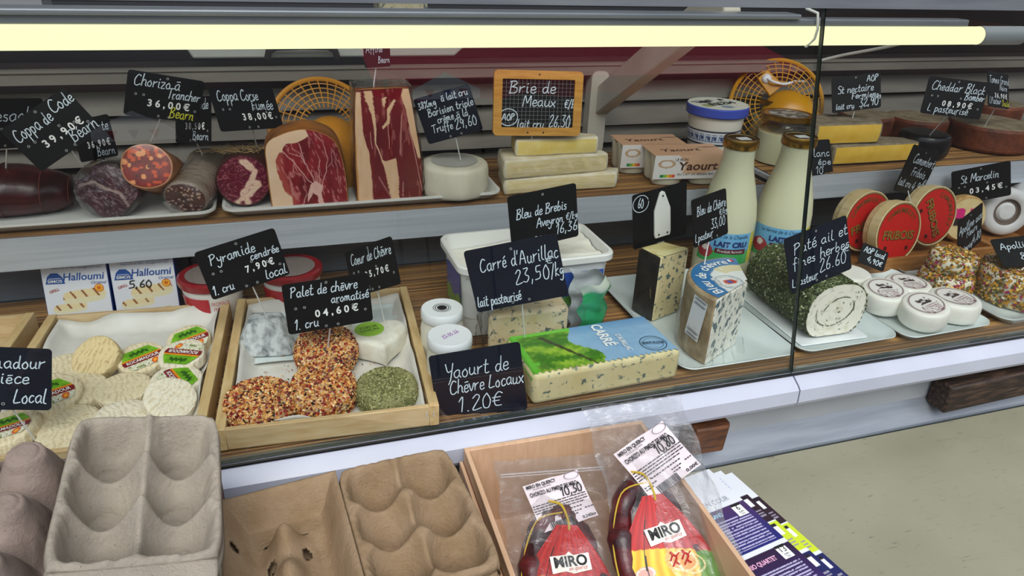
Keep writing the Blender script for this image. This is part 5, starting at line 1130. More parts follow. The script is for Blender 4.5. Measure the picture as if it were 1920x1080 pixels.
# ------------------------------------------------------------ brie wedges
m_rind = mat('brie_rind', '#e6dfc9', .65, '#d3c6a0', 40, bump=.5, bscale=90, bd=.002)
m_briep = mat('brie_paste', '#e8d9ae', .4, '#dcc88f', 36, (1, 1, 4), bump=.4, bscale=70, bd=.002)
def wedge(name, label, x, y, z, rz, poly, h, cuts, mats, group=None, tilt=0, bev=.003, amp=.0026, bulge=.002):
    t = thing(name, label, 'cheese', (x, y, z), rot=(tilt, 0, rz), group=group)
    m = MB().prism(poly, 0, h); n = len(poly); m.mi = [0, 0] + [1 if i in cuts else 0 for i in range(n)]
    o = m.build('cheese_body', mats, t, smooth=50); bm = bmesh.new(); bm.from_mesh(o.data)
    bmesh.ops.bevel(bm, geom=list(bm.edges), offset=bev, segments=2, affect='EDGES', profile=.6)
    bmesh.ops.triangulate(bm, faces=[f for f in bm.faces if len(f.verts) > 4])
    for _ in range(3): bmesh.ops.subdivide_edges(bm, edges=[e for e in bm.edges if e.calc_length() > .006], cuts=1, use_grid_fill=True)
    bm.normal_update(); sd = int(abs(x) * 1000) % 50
    for v in bm.verts:
        c = v.co; k = float(fbm(np.array([c.x * 1.0 + c.z * .7 + 2]), np.array([c.y + c.z * 1.3 + 2]), 40, sd, 3)[0]) - .5
        u_ = min(max(c.z / h, 0), 1); side = abs(v.normal.z) < .6
        c2 = c + v.normal * (k * amp + (bulge * math.sin(PI * u_) if side else 0))
        v.co = Vector((c2.x, c2.y, max(c2.z, 0)))
    bm.to_mesh(o.data); bm.free(); o.data.polygons.foreach_set('use_smooth', [True] * len(o.data.polygons)); return t
g_ = 'brie wedges stacked under the framed slate'
wedge('brie_wedge', 'bottom brie wedge of the stack, widest and reaching furthest right', .330, 1.026, ZS + .0002, -.02, [(0, .0), (.190, .004), (.205, .03), (.10, .075), (.01, .07)], .0262, (0, 1), [m_rind, m_briep], g_)
wedge('brie_wedge', 'middle brie wedge of the stack with the pin of the framed slate', .327, 1.022, ZS + .0268, .01, [(0, .0), (.180, .012), (.178, .03), (.09, .078), (.012, .07)], .0300, (0, 1), [m_rind, m_briep], g_)
wedge('brie_wedge', 'top brie wedge of the stack, smallest and yellowest', .350, 1.040, ZS + .0572, -.06, [(0, 0), (.136, .004), (.138, .022), (.06, .055), (.006, .05)], .0270, (0, 1, 4), [m_rind, mat('brie_paste_yellow', '#e9d68c', .4, '#dec468', 36, bump=.4, bscale=70)], g_)
for nm, (x0, z0, x1, z1, y) in (('wrap', (.33, .0, .50, .055, 1.0195)),):
    U, V = uv(40, 12); o = COL.objects['brie_wedge.001'] if 'brie_wedge.001' in COL.objects else None
    MB().grid(np.stack([-.004 + .188 * U, -.0035 + .014 * U + .0012 * np.sin(U * 40 + V * 4), .031 * V + .0004], -1)).build('film_wrap', m_film, o, smooth=180)

# ------------------------------------------------------------ yellow desk fans
m_yel = mat('yellow_fan_plastic', '#c98a2a', .35, '#bd7f22', 10, sss=.1)
m_yel2 = mat('deep_yellow_fan_plastic', '#cf9410', .35, '#c1870c', 10, sss=.1)
def fan(label, loc, rot, R, mt, g=(-.44, -.004)):
    t = thing('fan_cage', label, 'fan', loc, rot=rot, group='yellow plastic fans')
    m = MB(); m.tube([(R * math.cos(a), 0, R * math.sin(a)) for a in np.linspace(0, 2 * PI, 60, endpoint=False)], .0042, 8, closed=True); m.build('rim', mt, t)
    dep = lambda q: -.030 * (1 - q * q)
    for k in range(34):
        a = 2 * PI * k / 34; MB().tube([(R * q * math.cos(a), dep(q), R * q * math.sin(a)) for q in (.40, .55, .7, .85, 1)], .0011, 5).build('spoke', mt, t)
    for q in (.50, .60, .70, .80, .90): MB().tube([(R * q * math.cos(a), dep(q), R * q * math.sin(a)) for a in np.linspace(0, 2 * PI, 60, endpoint=False)], .0011, 5, closed=True).build('cage_ring', mt, t)
    MB().lathe([(R * .44, dep(.44)), (R * .40, dep(.4) - .006), (R * .25, -.044), (R * .1, -.048), (0, -.048)], 40, M=MX((0, 0, 0), (-PI / 2, 0, 0), (1, 1, 1)) @ Matrix.Scale(-1, 4, (0, 0, 1)) @ Matrix.Identity(4)).build('hub', mt, t) if False else None
    hz = -.30 * R
    rows = [[(R * q * math.cos(a) * (1.0 if math.sin(a) > 0 else 1.12), y, hz + R * q * math.sin(a) * (1.0 if math.sin(a) > 0 else 1.9)) for a in np.linspace(0, 2 * PI, 40, endpoint=False)] for q, y in ((.55, -.016), (.52, -.024), (.40, -.040), (.2, -.050), (.06, -.052), (0, -.052))]
    MB().grid(rows, closed=True).build('hub', mt, t, smooth=60)
    gx, gz = g[0] * R, g[1]; sg = 1 if gx > 0 else -1; gd = dep(.55)
    MB().prism([(-.012, .012), (.012, .012), (.016, -.030), (-.016, -.030)], gd - .006, gd + .004, M=Matrix.Translation((gx, 0, gz)) @ XZ).build('cord_bracket', mt, t, bevel=.002)
    MB().lathe([(0, .0), (.007, 0), (.0085, .003), (.005, .006), (0, .006)], 20, M=MX((gx, gd - .006, gz), (PI / 2, 0, 0))).build('grommet', m_lidw, t)
    MB().tube(smoothline([(gx, gd - .012, gz), (gx + sg * .004, gd - .016, gz - .014), (gx + sg * .018, gd - .008, gz - .030), (gx + sg * .040, gd + .010, gz - .040), (gx + sg * .060, gd + .03, gz - .055)], 6), .0026, 8).build('cord', m_lidw, t)
    return t
fan('pale yellow plastic fan cage behind the ham half', (.0700, 1.165, .2110), (-.42, -.22, .25), .082, m_yel, (-.50, -.012))
fan('bright yellow plastic fan cage behind the jars and milk bottles', (.9270, 1.185, .2220), (-.45, -.75, -.15), .086, m_yel2, (.15, .052))

# ------------------------------------------------------------ yoghurt packs, pot and jars
m_peach = mat('peach_card', '#d9ab86', .45)
def yo_pack(label, x, y, rz, front, wd=.130):
    t = thing('yoghurt_pack', label, 'pack', (x, y, ZS + .0006), rz, 'peach yoghurt packs'); dp, h = .062, .0515
    for i in range(4):
        c = thing('pot_dummy', '', '') if False else None
        px = (-.25 if i % 2 == 0 else .25) * wd * 1.02; py = (-.25 if i < 2 else .25) * dp * 1.0
        MB().lathe([(0, 0), (.0235, 0), (.0275, .006), (.0300, .045), (.031, .051), (.0, .051)], 30, M=MX((px, py, 0), sc=(1.0 if wd > .1 else .8, .52, 1))).build('yoghurt_pot', mat('yoghurt_pot_white', '#e3dcc2', .3, sss=.2), t)
    s_ = MB().box((0, 0, h + .0006), (wd, dp + .006, .0012)).build('card_top', m_peach, t, bevel=.0004)
    ftext('lettering', 'Yaourt', .022, mat('brown_print', '#4a2c1c', .5), s_, MX((-.01, -.004, h + .0014), (-PI / 2, 0, .06)), fit=.070, bold=.0002, shear=.15)
    MB().prism([(-.02, -.001), (.0, .002), (.03, .001), (.0, -.001)], 0, .0002, M=MX((.045, .012, h + .0013))).build('brush_mark', m_ink, s_)
    def fp(u, v):
        c = mixc('#d9ab86', '#e0b592', v); w_ = (u < .30 + .12 * np.sin(v * 3)) | (v < .46 + .25 * np.sin(u * 4 + 2.5)); c[w_] = hx('#e9e4df')
        d = np.hypot((u - .17) * 1.55, v - .64); c[np.abs(d - .15) < .03] = hx('#c9a37a'); ns = (v > .06) & (v < .20) & (u > .1) & (u < .30)
        for k, cc in enumerate(('#1f8a4d', '#7fb93b', '#f0c32d', '#ea8a2c', '#d8492c')): c[ns & (u >= .1 + .04 * k) & (u < .14 + .04 * k)] = hx(cc)
        return c
    f = panel('card_front', m_paint, t, wd, .041, 90, 40, fp, M=MX((0, -dp / 2 - .0035, .0325), (.05, 0, 0)))
    if front:
        br = mat('brown_print', '#4a2c1c', .5)
        ftext('lettering', 'LE BON', .0065, m_ink, f, MX((-.018, -.0003, .0130)), fit=.022)
        ftext('title_lettering', 'Yaourt', .020, br, f, MX((.012, -.0003, .001)), fit=.070, bold=.0004, shear=.1)
        ftext('lettering', 'AU LAIT DE BREBIS BIO', .0055, m_ink, f, MX((.010, -.0003, -.0125)), fit=.066)
    return t
yo_pack('peach yoghurt pack with large brown Yaourt lettering, the front one', .6520, 1.045, -.12, True)
yo_pack('peach yoghurt pack standing behind and left of the front pack', .6200, 1.115, -.12, False, .118)
t = thing('greek_yoghurt_pot', 'tall white pot with blue rim and Greek key band', 'pot', (.7570, 1.125, ZS), .2)
MB().lathe([(0, 0), (.040, 0), (.041, .003), (.0500, .098)], 48).build('pot_body', mat('pot_white', '#e2dfd2', .35), t)
l = MB().lathe([(.0535, .093), (.0550, .095), (.0550, .108), (.0535, .1098)], 56).build('blue_lid', mat('lid_blue', '#3f52b4', .35), t)
def ekz(u, v):
    x = u * np.cos(2 * PI * v); y = u * np.sin(2 * PI * v); c = np.zeros(u.shape + (3,)); c[:] = hx('#dfe0d0'); k = (np.abs(y - .42) < .2) & (fbm(x + 3, y + 3, 6, 3) > .50) & (np.abs(x) < .7); c[k] = hx('#26262b'); c[np.hypot(x + .55, y + .1) < .2] = hx('#9ca36f'); c[np.hypot(x + .05, y + .5) < .22] = hx('#8f9db0'); return c
U, V = uv(20, 70); A = 2 * PI * V
MB().grid(np.stack([U * .0535 * np.cos(A), U * .0535 * np.sin(A), .1100 - .0006 * (1 - U)], -1), 0, ekz(U, V)).build('lid_top', m_paint, l, smooth=180)
ftext('lettering', 'ΕΚΖΗ', .022, m_ink, l, MX((.006, -.004, .1104), (-PI / 2, 0, .0)), fit=.055, bold=.0006)
def greek(u, v):
    c = np.zeros(u.shape + (3,)); c[:] = hx('#dfe2e6'); fu = (u * 26) % 1; k = (v > .22) & (v < .78); c[k] = hx('#3c4b7a')
    m1 = k & (((np.abs(fu - .5) > .36) & (v > .3)) | ((v > .62) & (v < .72)) | ((np.abs(fu - .35) < .07) & (v > .30) & (v < .55)) | ((v > .30) & (v < .38) & (fu > .30) & (fu < .7))); c[m1] = hx('#c9d3e2')
    c[(v < .10)] = hx('#1f2740'); c[(v > .90)] = hx('#1f2740'); return c
U, V = uv(300, 24); A = 2 * PI * U; Rr = .0412 + (.042 + .026 * V) * .0928
MB().grid(np.stack([(Rr + .0004) * np.cos(A), (Rr + .0004) * np.sin(A), .044 + .026 * V], -1), 0, greek(U, V)).build('greek_band', m_paint, t, smooth=180)
for k in range(3): ftext('small_lettering', ('Yaourt grec au lait', 'de brebis', 'entier 1 kg')[k], .0045, m_ink, t, MX((.004, -.0448 - .0003, .036 - .008 * k), (-.09, 0, 0)), fit=.026)
def gjar(label, x, y, r, h, z=ZS):
    t = thing('glass_jar', label, 'jar', (x, y, z), 0, 'gold-lidded jars'); 
    MB().lathe([(0, .001), (r * .93, .001), (r * .93, h * .62), (0, h * .62)], 40).build('yoghurt_fill', m_milk, t, smooth=50)
    MB().lathe([(0, 0), (r * .95, 0), (r, .006), (r, h * .70), (r * .9, h * .82), (r * .84, h * .88), (r * .84, h * .97)], 44).build('jar_glass', clear('jar_glass_clear', (.95, .96, .93), 1.45, .02), t, smooth=60)
    l = MB().lathe([(r * .90, h * .90), (r * .93, h * .905), (r * .93, h * .985), (r * .88, h), (r * .8, h * .995), (0, h * .995)], 44).build('lid', m_gold, t)
    MB().lathe([(r * .70, h * .998), (0, h * .998)], 36).build('lid_print', mat('lid_print_silver', '#a8a8a4', .4, '#55544f', 60, lo=.42, hi=.55), l)
    return t
j = gjar('gold-lidded jar behind the left milk bottle with a torn paper note', .8800, 1.085, .0500, .086, ZR)
nt_ = MB().prism([(-.018, .0), (-.014, .022), (.004, .028), (.020, .024), (.022, .002), (.014, -.022), (-.012, -.024)], 0, .0006, M=XZ).build('paper_note', m_paper, j, M=MX((-.014, -.0515, .038), (0, 0, -.2)))
for a_ in (('à', -.008, .004, .010, .008), ('vierge', -.013, .018, -.006, .009)): hand(MB(), *a_, pen=.0012, off=-.0005).build('handwriting', m_ink, nt_, smooth=None)
gjar('gold-lidded jar standing rearmost behind the other jar', .9350, 1.187, .0480, .090, ZR)

# ------------------------------------------------------------ right part of the upper shelf
m_stn = mat('yellow_paste', '#e3bd52', .4, '#dbae3e', 40, bump=.35, bscale=70)
m_stnr = mat('grey_crust', '#8f826a', .75, '#6c6250', 55, bump=.7, bscale=110, bd=.002)
wedge('semi_hard_wedge', 'yellow cheese wedge with grey crust, the lower one', .955, 1.034, ZR, .01, [(0, 0), (.190, -.004), (.196, .03), (.06, .085), (0, .07)], .036, (0, 1), [m_stnr, m_stn], 'yellow wedges with grey crust')
wedge('semi_hard_wedge', 'yellow cheese wedge with grey crust, the upper one under the sign', .915, 1.044, ZR + .0364, .0, [(0, 0), (.138, -.006), (.164, .034), (.07, .075), (-.01, .06)], .038, (0, 1), [m_stnr, m_stn], 'yellow wedges with grey crust')
m_wax = mat('black_wax', '#0d0d0e', .22, '#1a191a', 26, bump=.25, bscale=50)
t = thing('black_waxed_cheese', 'small drum of cheese in glossy black wax', 'cheese', (1.187, 1.062, ZR)); puck(MB(), .048, .046, 48, .012, 3, rd=.4).build('waxed_body', m_wax, t, smooth=60, sub=1)
m_crust = mat('rust_brown_crust', '#7d3d1c', .6, '#4a200f', 34, lo=.3, hi=.7, bump=.9, bscale=90, bd=.002)
m_ctop = mat('grey_brown_crust_top', '#8e8268', .8, '#6f5d45', 50, bump=.6, bscale=100, bd=.002)
def wheel(label, x, y, z, r, h, a0, a1, rz=0):
    t = thing('brown_wheel_cheese', label, 'cheese', (x, y, z), rz, 'brown-crusted wheels on the upper shelf')
    n = 40; arc = [(r * math.cos(a0 + (a1 - a0) * k / n), r * math.sin(a0 + (a1 - a0) * k / n)) for k in range(n + 1)]
    full = a1 - a0 > 6.2; poly = arc[:-1] if full else arc + [(0, 0)]
    m = MB().prism(poly, 0, h, 0, mtop=1); m.build('crust', [m_crust, m_ctop], t, bevel=.007, bseg=3, smooth=50); return t
wheel('brown-crusted wheel behind the yellow wedges, back left', 1.150, 1.182, ZR, .054, .056, 0, 2 * PI)
wheel('rust-brown cheese block directly behind the black-waxed drum', 1.268, 1.165, ZR, .060, .050, 0, 2 * PI)
wheel('large brown-crusted wheel with grey top at the right edge, in front', 1.394, 1.098, ZR, .080, .050, 0, 2 * PI)
wheel('dark brown wheel at the right edge, behind the large one', 1.505, 1.195, ZR, .058, .066, 0, 2 * PI)
# ------------------------------------------------------------ egg cartons in front
def pulp(name, a, b, rough=.9):
    n = NT(name); bs = n.bsdf(rough, spec=.2); v = n.coord()
    c1 = n.ramp(n.noise(v, 30, 4), [(.3, a), (.7, b)]); sp_ = n.ramp(n.noise(v, 420, 2), [(.70, (0, 0, 0, 1)), (.76, (1, 1, 1, 1))])
    m = n.n('ShaderNodeMix', data_type='RGBA'); n.l(sp_, m.inputs[0]); n.l(c1, m.inputs[6]); m.inputs[7].default_value = L4('#6b6156'); n.l(m.outputs[2], bs.inputs['Base Color'])
    n1 = n.noise(v, 150, 8, .75); n.l(n.bump(n1, 1.0, .0032), bs.inputs['Normal']); return n.m
m_pulpg = pulp('grey_pulp', '#aaa092', '#bcb1a0'); m_pulpb = pulp('brown_pulp', '#9c8262', '#b1977a'); m_pulpp = pulp('pinkish_pulp', '#9a897f', '#ab998f')
def sst(a, b, x): t = np.clip((x - a) / (b - a), 0, 1); return t * t * (3 - 2 * t)
def carton_height(X, Y, cw=.0505, rh=.0525, depth=.046, W=.108, D=.164, R0=.0125, R1=.0315, post=.007, el=1.30, seed=1):
    Z = np.zeros(X.shape); wb = .0016 * (fbm(X * 12 + 5, Y * 12 + 5, 4, seed + 5) - .5)
    for cx in (-.5, .5):
        for cy in (-1, 0, 1):
            x, y = X - cx * cw, Y - cy * rh; q = np.hypot(x, y); d = np.hypot(x, y / (1 + (el - 1) * sst(R0, .024, q))) + wb; tt = np.clip((d - R0) / (R1 - R0), 0, 1)
            Z = np.minimum(Z, -depth * (1 - tt ** .85) - .002 * sst(R0 * .75, R0 * .62, q))
    for cy in (-.5, .5):
        Z = Z + post * np.exp(-(np.hypot(X, Y - cy * rh) / .0075) ** 2)
        for sx in (-1, 1): Z = Z + .6 * post * np.exp(-(np.hypot(X - sx * (W / 2 - .002), Y - cy * rh) / .009) ** 2)
    Z = Z + 1.3 * post * np.exp(-(np.hypot(X * .8, Y - D / 2 + .004) / .009) ** 2)
    ed = np.minimum(W / 2 - np.abs(X), D / 2 - np.abs(Y)) + .003 * (vnoise(X + 1, Y + 1, 160, seed) - .5); k = 1 - sst(.001, .009, ed); Z = Z * (1 - k)
    return Z + .0014 * (fbm(X * 10 + 3, Y * 10 + 3, 6, seed) - .5) + .0012 * (vnoise(X + 1, Y + 1, 220, seed + 2) - .5) * k
def carton_tray(name, mt, parent, M, seed=1, W=.108, D=.164, flange=.008, **kw):
    U, V = uv(96, 140); X = (U - .5) * W; Y = (V - .5) * D; Z = carton_height(X, Y, W=W, D=D, seed=seed, **kw)
    a_, b_ = X / (W / 2), Y / (D / 2); X = X * (1 - .07 * np.abs(b_) ** 8); Y = Y * (1 - .05 * np.abs(a_) ** 8)
    P = np.stack([X, Y, Z], -1); P = np.concatenate([P[:1], P, P[-1:]]); P = np.concatenate([P[:, :1], P, P[:, -1:]], 1)
    P[0, :, 0] -= .002; P[-1, :, 0] += .002; P[:, 0, 1] -= .002; P[:, -1, 1] += .002
    for s_ in (np.s_[0, :], np.s_[-1, :], np.s_[:, 0], np.s_[:, -1]): P[s_ + (2,)] -= flange
    return MB().grid(P).build(name, mt, parent, smooth=180, solid=.0022, M=M)
def egg_carton(label, loc, rot, mt, seed, flip=False, group=None):
    t = thing('egg_carton', label, 'egg carton', loc, rot=rot, group='grey pulp egg cartons')
    carton_tray('cell_tray', mt, t, MX(rot=(PI, 0, 0)) if flip else MX(), seed); return t
eg = egg_carton('grey six-cell egg carton on top of the left stack', (-.1265, .4945, .1165), (.02, .21, .06), m_pulpg, 1)
U, V = uv(40, 12)
MB().grid(np.stack([(U - .5) * .104, -.083 - .030 * V, -.004 - .012 * V ** 2 + .003 * np.sin(U * 14) * V], -1)).build('hinge_flap', m_pulpg, eg, smooth=180, solid=.002)
for k, wd in enumerate(('second', 'third', 'fourth', 'fifth')):
    d = .0125 * (k + 1)
    egg_carton('grey egg carton, %s from the top of the left stack' % wd, (-.1265 - d * .19 + .0012 * (-1) ** k, .4945 - .001 * k, .1165 - d), (.02, .21, .06 + .012 * (-1) ** k), m_pulpg, 2 + k)
egg_carton('pinkish-grey egg carton turned upside down at the left photo edge', (-.2480, .4950, .0760), (.10, .10, -.05), m_pulpp, 8, True)
MB().box((0, 0, .08), (.26, .20, .16)).build('support_crate', mat('dark_red_crate', '#4d1512', .6, '#3a0f0d', 10), None, bevel=.003); sc_ = COL.objects['support_crate']; sc_.location = (-.215, .49, -.13); tag(sc_, 'dark red crate carrying the left egg cartons', 'crate')
# open brown carton: cells on the right, lid on the left
def open_carton(label, loc, rot, seed):
    t = thing('open_egg_carton', label, 'egg carton', loc, rot=rot, group='brown pulp egg cartons')
    carton_tray('cell_tray', m_pulpb, t, MX((.0555, 0, 0)), seed, depth=.046, R1=.0300, R0=.0115, post=.004, el=1.10)
    U, V = uv(70, 100); W, D = .106, .162; X = (U - .5) * W; Y = (V - .5) * D; ed = np.minimum(W / 2 - np.abs(X), D / 2 - np.abs(Y))
    Z = -.030 * sst(.001, .022, ed); arch = np.exp(-((X + .002) / .011) ** 2) * sst(.045, .030, Y) * (.75 + .25 * np.cos((Y + .02) * 120))
    Z = Z + .027 * arch - .004 * np.exp(-((np.abs(X) - .026) / .006) ** 2) * sst(.04, .02, Y); Z = Z + .0012 * (fbm(X * 10 + 3, Y * 10 + 3, 6, seed) - .5)
    m = MB().grid(np.stack([X, Y, Z], -1)); nv = 100; keep = []
    holes = [(-.017, .036, .005, .003), (.0135, .040, .0042, .0025), (-.0165, .006, .0045, .009), (.0135, .012, .0040, .008), (-.0165, -.05, .0045, .009), (.0135, -.046, .0040, .008), (-.044, .026, .0035, .0055)]
    for f in m.f:
        cx = sum(m.v[i][0] for i in f) / 4; cy = sum(m.v[i][1] for i in f) / 4
        if not any(((cx - a) / c) ** 2 + ((cy - b) / d) ** 2 < 1 for a, b, c, d in holes): keep.append(f)
    m.f = keep; m.mi = [0] * len(keep)
    m.build('lid', m_pulpb, t, smooth=180, solid=.0022, M=MX((-.0535, 0, -.001), (0, -.05, 0)))
    return t
open_carton('open brown egg carton with its lid folded out to the left', (.0260, .4820, .0380), (-.05, .0, .07), 11)
for k, wd in enumerate(('middle', 'lowest visible')):
    carton = open_carton('brown open egg carton, %s one under the topmost brown carton' % wd, (.0260 + .001 * k, .4815 - .001 * k, .0380 - .013 * (k + 1)), (-.05, .0, .07 - .01 * k), 12 + k)
MB().box((0, 0, .06), (.21, .15, .12)).build('support_crate', mat('dark_crate', '#241d19', .7), None, bevel=.003); sc_ = [o for o in COL.objects if o.name.startswith('support_crate')][-1]; sc_.location = (.028, .475, -.13 + .0); sc_.scale = (1, 1, .8); tag(sc_, 'dark crate carrying the brown egg cartons', 'crate')

# ------------------------------------------------------------ wooden box with sealed sausage bags
t = thing('wooden_box', 'pinkish plywood box holding the sealed sausage bags', 'box', (.2660, .4860, -.13), -.02)
bw, bd, bh = .216, .252, .124
MB().box((0, 0, .012), (bw - .012, bd - .012, .005)).build('base_board', m_ply, t)
for sy in (-1, 1): MB().box((0, sy * (bd / 2 - .003), bh / 2), (bw, .006, bh)).build('end_board', m_ply, t, bevel=.0006)
for sx in (-1, 1):
    MB().box((sx * (bw / 2 - .0025), 0, bh / 2), (.005, bd - .0125, bh)).build('side_board', m_ply, t, bevel=.0006)
MB().box((-bw / 2 - .003, 0, bh / 2 - .008), (.004, bd, bh - .02)).build('outer_slat', m_ply, t, bevel=.0006)

m_bag = clear('vacuum_bag_film', (.95, .95, .95), 1.42, .10, .9, 34, .035, 2.6)
m_saus = mat('chorizo_skin', '#5a1a1c', .3, '#2e1013', 45, lo=.4, hi=.6, bump=.5, bscale=70, bd=.002)
def chorizo_bag(label, loc, rot, W, top, bot, price, seed, weight, lrot=.2, capx=(0, -.028, 0), lsz=1.0):
    t = thing('sausage_bag', label, 'sausage bag', loc, rot=rot, group='sealed sausage bags')
    H_ = top + bot; r = random.Random(seed)
    U, V = uv(50, 80); X = (U - .5) * W; Y = top - V * H_; bulge = np.clip(1 - (2 * np.abs(U - .5)) ** 2.2, 0, 1) * sst(.025, .075, top - Y)
    wr = .0065 * (fbm(U, V, 9, seed, 4) - .5) * sst(.0, .05, top - Y + .02) + .0015 * np.sin(U * 30 + V * 9) * (1 - sst(.0, .1, top - Y))
    edge = .002 * np.sin(V * 23 + seed)
    MB().grid(np.stack([X + edge * (2 * U - 1), Y, .012 + .0215 * bulge + wr], -1)).build('bag_front', m_bag, t, smooth=180)
    MB().grid(np.stack([X + edge * (2 * U - 1), Y, .011 - .003 * bulge + wr * .4], -1)).build('bag_back', m_bag, t, smooth=180)
    MB().tube([(-W / 2 + .004, top - .018, .0135), (0, top - .0185, .0140), (W / 2 - .004, top - .018, .0135)], .0008, 6).tube([(-W / 2 + .004, top - .021, .0135), (0, top - .0215, .0140), (W / 2 - .004, top - .021, .0135)], .0006, 6).build('zip_seal', clear('zip_clear', (.9, .9, .92), 1.5, .1, haze=.25), t)
    ax, ay = capx[0], capx[1]; E = -bot + .004
    pts = smoothline([(ax - .040, E, .011), (ax - .042, ay - .055, .013), (ax - .034, ay - .012, .015), (ax - .012, ay + .016, .0155), (ax + .006, ay + .014, .0155), (ax + .016, ay - .012, .015), (ax + .024, ay - .055, .013), (ax + .026, E, .011)], 6)
    s_ = MB().tube(pts, [.0125 + .0014 * math.sin(k * .9) + .0008 * math.sin(k * 2.3) for k in range(len(pts))], 18).build('chorizo', m_saus, t, smooth=180)
    st = smoothline([(ax - .002, ay + .014, .0310), (ax - .030, ay + .008, .0270), (ax - .0500, ay - .035, .021), (ax - .0535, ay - .08, .017), (ax - .052, E, .015)], 6); m = MB().tube(st, .0009, 6)
    m.tube(smoothline([(ax - .014, ay + .028, .030), (ax - .002, ay + .022, .0315), (ax + .002, ay + .004, .0320), (ax + .001, ay - .006, .0315)], 6), .0013, 6); m.build('yellow_string', mat('yellow_string', '#b7992a', .7), t)
    # printed card
    U, V = uv(90, 110); hw = .011 + .039 * np.sin(np.clip(V * 1.5, 0, 1) * PI / 2) ** 1.1; cl = min(.118, bot + ay - .006); cs, cc = math.sin(capx[2]), math.cos(capx[2])
    lx_, ly_ = (2 * U - 1) * hw, -.118 * V; ly_ = np.maximum(ly_, -cl)
    CX = ax + lx_ * cc - ly_ * cs; CY = ay + lx_ * cs + ly_ * cc; CZ = .0315 - .0135 * (2 * U - 1) ** 2 * (hw / .048) ** 2 + .0005 * np.sin(V * 9)
    CM = lambda x, y, z, r=0: MX((ax + x * cc - y * cs, ay + x * cs + y * cc, z), (0, 0, r + capx[2]))
    CT = lambda x, y, z, r=0: MX((ax + x * cc - y * cs, ay + x * cs + y * cc, z), (-PI / 2, 0, r + capx[2]))
    def card(u, v):
        st_ = .5 + .5 * np.sin(u * 60 + 3 * fbm(u, v, 5, 3)); c = mixc('#a51818', '#c9281f', st_ * .8); k = v > .46 + .10 * (u - .5); yl = mixc('#d9a417', '#efcb3a', st_); gr = mixc('#3f7d2a', '#86b53c', fbm(u, v, 14, 6)); c[k] = yl[k]
        g2 = k & (u > .80 - .25 * (v - .5)) & (v > .5); c[g2] = gr[g2]; d = np.hypot((u - .62) * .62, (v - .575) * 1.1); e = np.abs(d - .085) < .006; c[d < .085] = hx('#e9a24a'); c[e] = hx('#f4e7b4')
        d2 = np.hypot((u - .70) * .62, (v - .60) * 1.1); c[np.abs(d2 - .085) < .005] = hx('#f4e7b4'); d3 = np.hypot((u - .22) * .62, (v - .62) * 1.1); c[d3 < .06] = hx('#dfa79a'); c[np.abs(d3 - .05) < .005] = hx('#f2e3d8')
        pk = k & (np.hypot((u - .1) * .6, (v - .85) * .8) < .14); c[pk] = hx('#d98a6a'); ln = np.abs(u - .22 - .04 * v) < .008; c[ln] = hx('#1e1411'); return c
    cd = MB().grid(np.stack([CX, CY, CZ], -1), 0, card(U, V)).build('printed_card', m_paintg, t, smooth=180)
    bp = [(-.0195, -.0085), (-.006, -.0075), (.0015, -.0105), (.0195, -.0085), (.0195, .0085), (.004, .0075), (0, .0115), (-.004, .0085), (-.0195, .0085)]
    bdg = MB().prism(bp, 0, .0006).build('badge', mat('badge_cream', '#ece6da', .4), cd, M=CM(.001, -.0395, .0318, .14))
    ftext('title_lettering', 'MIRO', .0145, m_ink, bdg, MX((0, .0012, .0008), (-PI / 2, 0, 0)), fit=.033, bold=.0005)
    ftext('script_lettering', 'en quercy', .0055, mat('badge_red', '#b53030', .5), bdg, MX((.006, -.0055, .0008), (-PI / 2, 0, .03)), shear=.35, fit=.019)
    ftext('script_lettering', 'Chorizo', .016, mat('script_pink', '#d2465c', .5), cd, CT(.004, -.100, .0326, .05), shear=.25, fit=.050, bold=.0003)
    m = MB()
    for lx in (-.004, .008):
        m.tube(smoothline([(lx - .004, -.0045, 0), (lx, .0005, 0), (lx + .003, -.002, 0), (lx + .001, -.006, 0), (lx + .004, -.009, 0)], 4), .0009, 5).tube([(lx, .0005, 0), (lx - .002, .004, 0)], .0013, 5).tube([(lx + .001, -.005, 0), (lx - .003, -.010, 0)], .0008, 5).tube([(lx + .003, -.001, 0), (lx + .0065, .002, 0)], .0006, 5)
    m.build('lion_emblem', mat('emblem_red', '#b32222', .5), cd, M=CM(.006, -.0620, .0322))
    # price label
    lw, lh = .068, .059; LM = MX((0, 0, 0), (0, 0, lrot)) @ Matrix.Scale(lsz, 4)
    U, V = uv(30, 26)
    lb = MB().grid(np.stack([(U - .5) * lw, (V - .5) * lh, .0285 + .0012 * np.sin(U * 9 + V * 4) - .006 * np.clip((.25 - V) * 0, 0, 1)], -1)).build('price_label', mat('label_white_pink', '#dccfd3', .5), t, smooth=180, M=LM)
    F = lambda x, y, rz=0: MX((x, y, .0304), (-PI / 2, 0, rz))
    ftext('small_lettering', 'MIRO EN QUERCY', .0058, m_ink, lb, F(-.014, .0245), fit=.036, bold=.0002)
    ftext('small_lettering', 'SALAISONS DU PAYS', .003, m_ink, lb, F(-.014, .0205), fit=.022)
    ftext('title_lettering', 'CHORIZO AU PIMENT DE MIRO', .0070, m_ink, lb, F(-.002, .0145), fit=.058, bold=.0002)
    m = MB(); hand(m, price, .004, .030, .0035, .0080, pen=.0014, off=0); m.build('marker_price', m_ink, lb, smooth=None, M=F(0, 0))
    m = MB(); rr = random.Random(seed)
    for ln in range(4):
        x = -.033
        while x < .03 - .006 * (ln == 3):
            w_ = rr.uniform(.002, .006); m.box((x + w_ / 2, .0010 - .0030 * ln, .0302), (w_, .0010, .0001)); x += w_ + .001
